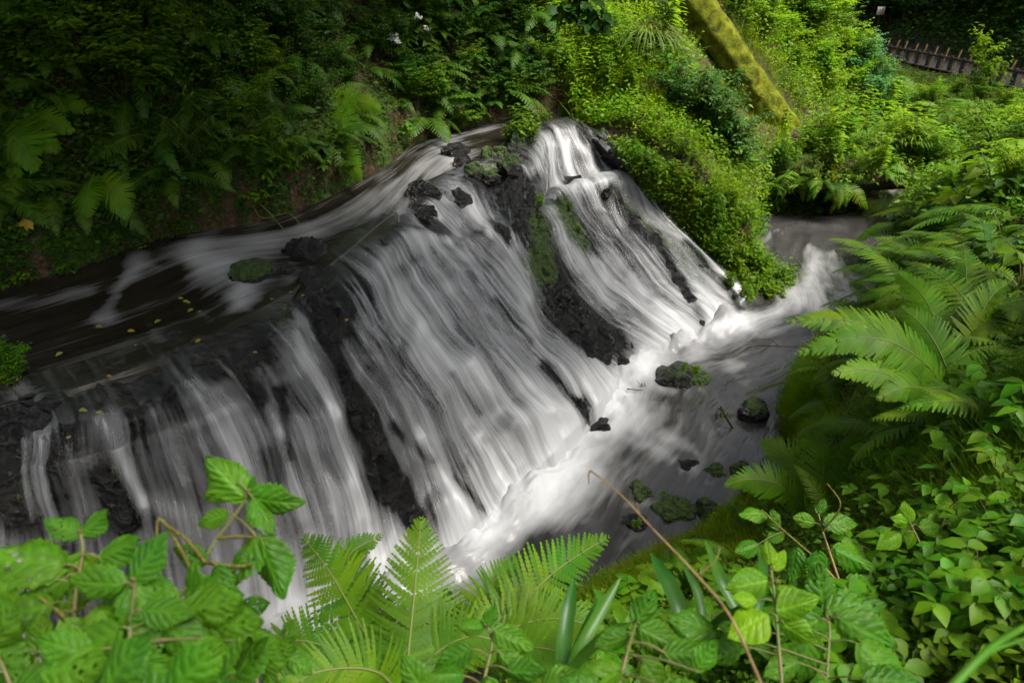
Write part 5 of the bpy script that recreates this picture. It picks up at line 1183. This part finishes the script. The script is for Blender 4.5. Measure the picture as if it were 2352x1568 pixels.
# bright bush at the left edge, plants growing on the falls
plant('shrub', 'shrub', 2, 'herb', P(45,905,1.52), .5, '', 'shrub', None, label='bright green small-leaved bush at the left edge on the flat rock', sx=.8)
plant('shrub', 'shrub', 3, 'herb', P(-15,895,1.5), .45, '', 'shrub', None, label='bright green bush cut by the left picture edge', sx=.8)
for i, (x, y, z, s) in enumerate([(1215,330,2.05,.36),(1190,315,2.08,.40),(1235,300,2.12,.34),(1250,290,2.15,.30),(1170,330,2.02,.26)]):
    plant('leafy_herb', 'tall', 1 + i % 3, 'mid', P(x, y, z), s, 'fresh green herb', 'herb', 'herbs on the stones beside the topmost tier', sx=1.6)
for i, (x, y, z, s) in enumerate([(1310,490,1.4,.20),(1290,470,1.45,.16),(1330,540,1.2,.14),(1500,455,1.4,.18),(1570,855,.22,.16),(1600,862,.2,.14),(1240,480,1.5,.22),(1700,690,.3,.30),(1680,670,.35,.28),(1720,700,.3,.30),(1460,1215,.05,.14)]):
    plant('leafy_herb', 'tall', 1 + i % 3, 'bright' if i % 2 else 'mid', P(x, y, z), s, 'little rock herb', 'herb', 'little herbs on the wet rock', sx=1.3)

# ------------------------------------------------------------------ leaning mossy trunk
def trunk_mesh(name, pts, r0, r1, mat, n=40, seg=90, flute=.10, flare=.7):
    c = cr(np.array(pts), seg); T = nrmz(np.gradient(c, axis=0)); ref = np.array([.2, .3, .93]); A = nrmz(np.cross(T, ref[None])); B = np.cross(T, A)
    th = np.linspace(0, 2 * math.pi, n, endpoint=False); u = np.linspace(0, 1, seg)
    rr = (r0 + (r1 - r0) * u + r0 * flare * np.exp(-u * 14))[:, None] * (1 + flute * np.sin(3 * th + 1 + 2 * u[:, None])[...] * np.exp(-u * 3)[:, None] + .05 * np.sin(7 * th + 4 * u[:, None]))
    ring = A[:, None] * np.cos(th)[None, :, None] + B[:, None] * np.sin(th)[None, :, None]; V = c[:, None] + ring * rr[..., None]
    V = V + ring * (.035 * fbm3(V * 3.0, 4) + .04 * fbm3(V * 11, 4))[..., None]
    i = np.arange(seg - 1)[:, None] * n; j = np.arange(n)[None]; j2 = (np.arange(n) + 1)[None] % n
    return new_mesh(name, V.reshape(-1, 3), np.stack([i + j, i + j2, i + n + j2, i + n + j], -1).reshape(-1, 4), mat)
lb = Pt(1798,300,12.3); lt = Pt(1580,-10,11.1); ld = lt - lb
e = empty('leaning_tree', lb, 'tree', None, 'thick tree trunk wrapped in yellow green moss leaning across the bright slope')
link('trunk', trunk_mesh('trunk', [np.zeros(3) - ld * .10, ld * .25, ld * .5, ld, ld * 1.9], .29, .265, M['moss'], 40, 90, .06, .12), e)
q0 = Pt(1770,330,12.2) - lb; q1 = Pt(1680,190,11.9) - lb
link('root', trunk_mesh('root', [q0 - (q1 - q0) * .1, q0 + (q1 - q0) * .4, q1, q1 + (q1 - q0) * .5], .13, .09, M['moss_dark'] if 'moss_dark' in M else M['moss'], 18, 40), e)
mo = link('earth_ledge', rock_mesh('earth_ledge', 77, 1.75, 1.05, .36, 0, amp=.4), kind='structure', label='overhanging earth ledge above the dark hollow', loc=(5.95, 12.02, 1.08)); mo.data.materials[0] = M['soil']
a_ = rng.uniform(0, 6.28, 900); r_ = rng.random(900) ** .5
cover('low_plants', 'weeds and grass trailing over the overhanging earth ledge', None, .07, .5, .25, M['mid'], 6, .10, given=np.stack([5.95 + 1.8 * r_ * np.cos(a_), 11.97 + 1.12 * r_ * np.sin(a_), 1.22 + .22 * (1 - r_ ** 2) - .12 * r_ ** 3], -1))
for i in range(16):      # plants hanging over the front rim
    a_ = rng.uniform(3.5, 5.9); p_ = np.array([5.95 + 1.62 * math.cos(a_), 11.98 + 1.0 * math.sin(a_), 1.1])
    if i % 3 == 0: fern(p_, a_, random.uniform(.4, .6), 5, 'mid', 'green fern', 'ferns on the mound', .9, 80)
    else: plant('leafy_herb', ('lance', 'broad')[i % 2], 1 + i % 3, 'mid', p_, random.uniform(.35, .5), 'drooping herb', 'herb', 'herbs on the mound', tilt=(.7 * math.sin(a_) * -1, .5 * math.cos(a_)))
for i in range(40):
    a_ = rng.uniform(0, 6.28); r_ = rng.random() ** .5; p_ = np.array([5.95 + 1.65 * r_ * math.cos(a_), 11.92 + 1.0 * r_ * math.sin(a_), 1.22 + .2 * (1 - r_)])
    if i % 5 == 4 and math.sin(a_) < 0: fern(p_, math.atan2(-1, .1), random.uniform(.45, .65), 5, 'mid', 'green fern', 'ferns on the mound', .6, 110)
    else: plant('leafy_herb', 'lance' if i % 4 == 0 else 'tall', 1 + i % 3, ('mid', 'bright', 'bright')[i % 3], p_ - np.array([0, 0, .06]), random.uniform(.5, .85), 'tall airy herb', 'herb', 'herbs on the mound', sx=1.2)
for i, (x, y) in enumerate([(1770,320),(1800,330),(1835,320),(1850,300),(1785,345),(1820,345)]):
    plant('leafy_herb', 'tall' if i % 2 else 'lance', 1 + i % 3, 'bright', Pt(x, y, 12.1) - np.array([0, 0, .25]), .5, 'leafy herb', 'herb', 'herbs at the foot of the leaning trunk', sx=1.4)
# mossy roots hanging by the dark hollow
for i, (pa, lab) in enumerate([([(1925,420,1.1),(1918,455,.85),(1908,490,.6)], 'mossy root hanging over the dark hollow under the mound'), 
                               ]):
    pts = [P(*q) for q in pa]; m_ = trunk_mesh('mossy_root', [p_ - pts[0] + (np.array([0, .35, .25]) if q_ == 0 else 0) for q_, p_ in enumerate(pts)], .06, .02, M['moss'], 14, 24, .2, 0); link('mossy_root', m_, None, None, lab, 'root', None, pts[0])
# dark overhanging bush
for i, (x, y, s, k_) in enumerate([(1590,300,1.3,'shrub'),(1640,310,1.2,'shrub'),(1660,370,1.0,'shrub'),(1560,280,1.0,'shrub'),(1620,350,1.1,'lance'),(1690,390,.8,'shrub')]):
    plant('overhanging_bush', 'shrub', 1 + i % 3, 'deep', hit(x, y) - np.array([0, 0, .1]), s, 'dark overhanging bush', 'bush', 'dark bushes left of the trunk', sx=1.0)
# branch hanging into the top of the picture
bo = Pt(1345,-120,7.0); e = empty('hanging_branch', bo, 'branch', None, 'dark leafy branch hanging into the top of the picture')
pts = [np.zeros(3), Pt(1340,-40,7.0) - bo, Pt(1350,20,6.9) - bo, Pt(1390,55,6.9) - bo]; pts2 = [pts[1], Pt(1300,10,7.0) - bo, Pt(1310,45,7.0) - bo]
link('twig', new_mesh('twig', *merge([tube(p_, .008, .003) for p_ in (pts, pts2)]), M['twig']), e)
c = np.concatenate([cr(np.array(pts), 30)[8:], cr(np.array(pts2), 20)]); c = np.repeat(c, 4, 0); m = len(c)
V, F, t = leaf_batch(c + rng.normal(0, .05, (m, 3)), np.stack([rng.normal(0, 1, m), rng.normal(0, .6, m), rng.uniform(-.9, .1, m)], -1), np.array([0, -.2, 1.0]) + rng.normal(0, .35, (m, 3)), rng.uniform(.10, .17, m), rng.uniform(.07, .12, m), detail=True)
link('foliage', new_mesh('foliage', V, F, M['deep'], attrs={'tint': t}, smooth=False), e)
# young tree by the path
q = hit(2275, 235); e = empty('young_tree', q, 'tree', None, 'slender young tree standing before the wooden fence')
top = P(2230,100,3.2); dpt = np.linalg.norm(q[:2]); tp = Pt(2262,100,q[1] / ray(2262,100)[1]) - q
pts = [np.zeros(3), tp * .5 + np.array([.05, 0, 0]), tp]; br = []
for i in range(16):
    p0 = cr(np.array(pts), 40)[rng.integers(16, 40)]; a = rng.uniform(0, 6.28); br.append([p0, p0 + np.array([math.cos(a) * .35, math.sin(a) * .35, rng.uniform(.0, .4)])])
link('trunk', new_mesh('trunk', *merge([tube(pts, .03, .012)] + [tube(b, .008, .003, 5) for b in br]), M['twig']), e)
c = np.concatenate([b[0] + (b[1] - b[0]) * np.linspace(.2, 1.1, 9)[:, None] for b in br]); c = np.repeat(c, 4, 0); m = len(c)
V, F, t = leaf_batch(c + rng.normal(0, .06, (m, 3)), np.stack([rng.normal(0, 1, m), rng.normal(0, 1, m), rng.uniform(-.5, .3, m)], -1), np.array([0, 0, 1.0]) + rng.normal(0, .3, (m, 3)), .13, .07)
link('crown', new_mesh('crown', V, F, M['bright'], attrs={'tint': t}, smooth=False), e)

# ------------------------------------------------------------------ path, fence, wall, sign
k = NT('asphalt'); M['asphalt'] = k.done(k.bsdf(k.ramp(k.noise(k.geo().outputs['Position'], 60, 4), [(.3, (.035, .034, .036)), (.7, (.075, .073, .075))]), .75, .3, bump=k.noise(k.geo().outputs['Position'], 150, 2), dist=.005).outputs[0])
k = NT('dark_post'); M['post'] = k.done(k.bsdf(k.ramp(k.noise(k.geo().outputs['Position'], 18, 5), [(.3, (.018, .014, .011)), (.7, (.06, .048, .038))]), .8, .2).outputs[0])
k = NT('pale_bamboo'); M['bamboo'] = k.done(k.bsdf(k.ramp(k.noise(k.geo().outputs['Position'], 12, 4), [(.3, (.20, .11, .04)), (.7, (.42, .26, .10))]), .6, .3).outputs[0])
k = NT('moss_wall'); p = k.geo().outputs['Position']; n1 = k.noise(p, 2.5, 5); n2 = k.noise(p, 14, 5, .7)
M['wall'] = k.done(k.bsdf(k.mix(k.mr(n1, .4, .62), k.ramp(n2, [(.3, (.010, .009, .008)), (.7, (.045, .04, .034))]), k.ramp(n2, [(.3, (.012, .022, .004)), (.7, (.045, .06, .010))])), .9, .2, bump=n2, dist=.08).outputs[0])
A_ = path_c[:, :3].copy(); A_[:, :2] += pn * -.15; B_ = path_c.copy(); B_[:, :2] += pn * 2.75
G = np.stack([A_ * (1 - f) + B_ * f for f in np.linspace(0, 1, 9)], 1); G[..., 2] += .03
zz, _ = hz_v(G[..., 0].ravel(), G[..., 1].ravel()); G[..., 2] = np.maximum(G[..., 2], zz.reshape(G.shape[:2]) + .03)
link('path', new_mesh('path', G.reshape(-1, 3), grid_faces(60, 9), M['asphalt']), kind='structure', label='dark asphalt path behind the wooden fence')
wl = path_c.copy(); wl[:, :2] += pn * 2.8
wl = cr(wl, 160); H = np.linspace(-.3, 1.9, 30); wn = cr(np.c_[pn, np.zeros(60)], 160)
G = wl[:, None] + np.array([0, 0, 1.0]) * H[None, :, None] + wn[:, None] * (.28 * (H + .3))[None, :, None]; cell = fbm3(G * 2.2, 3); G = G - wn[:, None] * (.22 * cell + .08 * fbm3(G * 8, 3))[..., None]
back = G[:, -1:] + wn[:, None] * np.array([.3, .8])[None, :, None] + np.array([0, 0, .04]); G = np.concatenate([G, back], 1)
link('retaining_wall', new_mesh('retaining_wall', G.reshape(-1, 3), grid_faces(160, 32), M['wall']), None, None, 'dark mossy stone retaining wall behind the path', 'wall')
fl = cr(np.array(path_pts), 400); arc = np.concatenate([[0], np.cumsum(np.linalg.norm(np.diff(fl, axis=0), axis=1))])
def at_arc(s): return np.array([np.interp(s, arc, fl[:, j]) for j in range(3)])
fr0 = at_arc(0); e = empty('wooden_fence', fr0, 'fence', None, 'low fence of dark posts and rail with pale leaning bamboo stakes along the path')
sF = np.arange(0.3, arc[-1] - .2, .72); postV, postF = tube([np.array([0, 0, -.2]), np.array([0, 0, .25]), np.array([0, 0, .52])], .07, .065, 8)
pv = np.concatenate([postV, [[0, 0, .53]]]); nn_ = len(postV)
PM = new_mesh('post', pv, [list(f) for f in postF] + [[nn_ - 8 + i, nn_ - 8 + (i + 1) % 8, nn_] for i in range(8)], M['post'])
SM = new_mesh('stake', *tube([np.array([0, 0, -.1]), np.array([0, .0, .4]), np.array([0, 0, .74])], .028, .026, 8), M['bamboo'])
for i, s in enumerate(sF):
    p_ = at_arc(s); g = max(p_[2], hz(p_[0], p_[1])) - .02
    o = link('post', PM, e); o.location = p_ * np.array([1, 1, 0]) + np.array([0, 0, g]) - fr0
    p_ = at_arc(s + .36); o = link('stake', SM, e); o.location = p_ * np.array([1, 1, 0]) + np.array([0, 0, g]) - fr0 + np.array([-.08, 0, 0]); o.rotation_euler = (R(random.uniform(-4, 4)), R(random.uniform(6, 16)), 0)
rl = np.array([at_arc(s) for s in np.arange(0, arc[-1], .9)]); rl[:, 2] = [max(q_[2], hz(q_[0], q_[1])) + .42 for q_ in rl]
link('rail', new_mesh('rail', *tube(rl - fr0, .045, .045, 8), M['post']), e)
q = Pt(2018,45,31.0); q[2] = hz(q[0], q[1]); sz = 31 * AX / 2352
e = empty('sign', q, 'sign', None, 'small white board with an orange and grey picture on a thin post')
top = Pt(2018,25,31.0) - q; h = float(top[2])
link('post', new_mesh('post', *tube([np.array([0, 0, -.2]), np.array([0, 0, h * .5]), np.array([0, .0, h + .1])], .025, .025, 6), M['post']), e)
def box(x0, x1, y0, y1, z0, z1):
    V = np.array([(x, y, z) for x in (x0, x1) for y in (y0, y1) for z in (z0, z1)], float); return V, np.array([(0, 1, 3, 2), (4, 6, 7, 5), (0, 4, 5, 1), (2, 3, 7, 6), (0, 2, 6, 4), (1, 5, 7, 3)])
def flat(name, col, rough=.5):
    k = NT(name); n_ = k.noise(k.geo().outputs['Position'], 9, 4); return k.done(k.bsdf(k.mix(k.mr(n_, .3, .7), tuple(c * .8 for c in col), col), rough, .4).outputs[0])
M['board'] = flat('white_board', (.75, .75, .70)); M['orange'] = flat('orange_print', (.65, .28, .05)); M['greyp'] = flat('grey_print', (.30, .33, .33))
w = 8.5 * sz; link('board', new_mesh('board', *box(-w, w, -.04, -.025, h - w, h + w), M['board'], smooth=False), e)
link('picture', new_mesh('picture', *merge([box(w * .05, w * .6, -.044, -.041, h - w * .3, h + w * .15), box(w * .2, w * .75, -.044, -.041, h + w * .17, h + w * .6), box(-w * .0, w * .45, -.044, -.041, h - w * .75, h - w * .33)]), M['orange'], smooth=False), e)
link('print', new_mesh('print', *merge([box(-w * .5, -w * .08, -.044, -.041, h - w * .05, h + w * .45), box(-w * .7, -w * .2, -.044, -.041, h - w * .6, h - w * .15)]), M['greyp'], smooth=False), e)

# ------------------------------------------------------------------ fallen leaves on the wet rock
li = 0
for (x, y, z, s) in [(420,695,1.66,.05),(435,700,1.66,.04),(445,712,1.65,.05),(410,690,1.66,.04),(460,720,1.64,.035),(465,795,1.56,.045),(185,955,1.5,.05),(237,978,1.47,.05),(375,755,1.6,.05),(300,785,1.58,.05),(655,715,1.63,.045),(150,825,1.6,.05),(225,770,1.6,.05),(670,675,1.66,.04),(700,680,1.65,.035),(580,812,1.55,.035),(160,1010,1.45,.04),(800,735,1.5,.035),(620,690,1.66,.03),(320,820,1.55,.03),(540,680,1.68,.035),(250,880,1.53,.03)]:
    p_ = P(x, y, z); j = np.unravel_index(np.argmin(((VEIL[::4, ::2, :2] - p_[:2]) ** 2).sum(-1)), VEIL[::4, ::2, 0].shape); v = VEIL[::4, ::2][j]; p_[2] = max(v[2], p_[2]) + .012 if abs(v[2] - p_[2]) < .4 else p_[2]
    V, F, t = leaf_batch(np.zeros((1, 3)), np.array([[math.cos(li * 2.1), math.sin(li * 2.1), .1]]), np.array([[.1, -.2, 1.0]]), s * 1.1, s * .7, detail=True)
    o = link('fallen_leaf', new_mesh('fallen_leaf', V, F, M['yellow'] if li % 4 == 1 else M['pale'], attrs={'tint': t}), None, None, None, 'leaf', 'fallen leaves on the wet rock', p_); later(o, 'fallen yellow green leaf', p_); li += 1
for x, y in ((953,102), (895,150), (905,138), (972,115)):
    q = hit(x, y); V, F, t = leaf_batch(np.zeros((14, 3)) + rng.normal(0, .018, (14, 3)), rng.normal(0, 1, (14, 3)), rng.normal(0, .4, (14, 3)) + np.array([0, -.7, .7]), .05, .045)
    o = link('white_blossom', new_mesh('white_blossom', V, F, M['board'], attrs={'tint': t}), None, None, None, 'flower', 'white blossoms on the dark bank', q + np.array([.1, -.25, .3])); later(o, 'small white blossom head', q)

# ------------------------------------------------------------------ unseen trees added for shade, crowns set between sun and banks, falls, path
k = NT('bark'); n1 = k.noise(k.geo().outputs['Position'], 9, 5); M['bark'] = k.done(k.bsdf(k.ramp(n1, [(.3, (.02, .016, .012)), (.7, (.08, .065, .05))]), .9, .2, bump=n1, dist=.05).outputs[0])
def tree(x, y, h, crowns, label, dens=420, leaf=.34):
    g = hz(x, y); e = empty('shade_tree', (x, y, g), 'tree', None, label); o0 = np.array([x, y, g])
    tubes = [([np.array([0, 0, -.4]), np.array([.1, 0, h * .5]), np.array([0, .1, h])], .32, .12)]
    for cx, cy, cz, r in crowns: tubes.append(([np.array([0, 0, h * .55]), (np.array([cx, cy, cz]) - o0) * np.array([.5, .5, .9]) , np.array([cx, cy, cz]) - o0], .10, .03))
    link('trunk', new_mesh('trunk', *merge([tube(p_, a, b, 9) for p_, a, b in tubes]), M['bark']), e)
    Ps = []
    for cx, cy, cz, r in crowns:
        n = int(dens * r * r / 4); v = nrmz(rng.normal(0, 1, (n, 3))) * (rng.random(n) ** .4)[:, None] * np.array([r, r, r * .32]); Ps.append(v + np.array([cx, cy, cz]) - o0)
    p_ = np.concatenate(Ps); m = len(p_)
    V, F, t = leaf_batch(p_, np.stack([rng.normal(0, 1, m), rng.normal(0, 1, m), rng.uniform(-.5, .2, m)], -1), np.array([0, 0, 1.0]) + rng.normal(0, .45, (m, 3)), leaf * rng.uniform(.7, 1.3, m), leaf * .6, detail=False)
    link('crown', new_mesh('crown', V, F, M['deep'], attrs={'tint': t}, smooth=False), e)
SHADE_TREES = [
 (-9.5, 6.5, 9, [(-3.6,6.2,6.9,2.8),(-5.6,5.2,6.9,3.0),(-1.6,8.4,7.0,2.3),(-.9,5.2,6.6,2.2),(-4,8.5,7.4,3.0)], 'unseen shade tree above the dark bank whose crown shades its middle'),
 (-6.0, 13.5, 10, [(-2.2,10.4,7.4,2.7),(.1,9.9,7.2,1.9),(-5,11.5,8.2,3.2),(-1.5,13,8,2.2)], 'unseen shade tree above the dark bank whose crown shades its far end'),
 (-6.5, -1.0, 9, [(-1.4,3.2,6.4,2.3),(-4,3.2,6.6,2.8),(.9,2.6,6.4,1.9),(1.1,4.6,6.6,1.7)], 'unseen shade tree beyond the left picture edge shading the near falls'),
 (21, 24, 13, [(19.5,22,10,3.6),(19,28,10.5,3.8),(23,27,12,4)], 'unseen shade tree above the wall shading the path'),
 (20, 33, 14, [(19,34,11.5,3.8),(22,37,12,4)], 'unseen shade tree at the far bend of the path'),
 (22, 16, 13, [(20.5,17,10,4.2),(23,14,12,5)], 'unseen shade tree above the near end of the wall'),
 (12, 4.0, 9, [(3.7,4.3,6.6,1.8),(4.8,6.6,6.7,1.7),(2.3,4.8,6.8,1.7),(3.2,6.2,7.0,1.6),(3.9,2.9,6.7,1.3)], 'unseen shade tree on the right bank thinly shading the middle of the falls'),
 (7.5, -2.5, 9, [(4.4,-.9,7.3,1.7),(1.1,-.4,6.6,.9)], 'unseen shade tree behind the viewer shading the right corner'),
]
for x, y, h, cr_, lab in SHADE_TREES: tree(x, y, h, cr_, lab, 430 if 'thinly' in lab else (620 if x < 0 else 380))
give_labels()
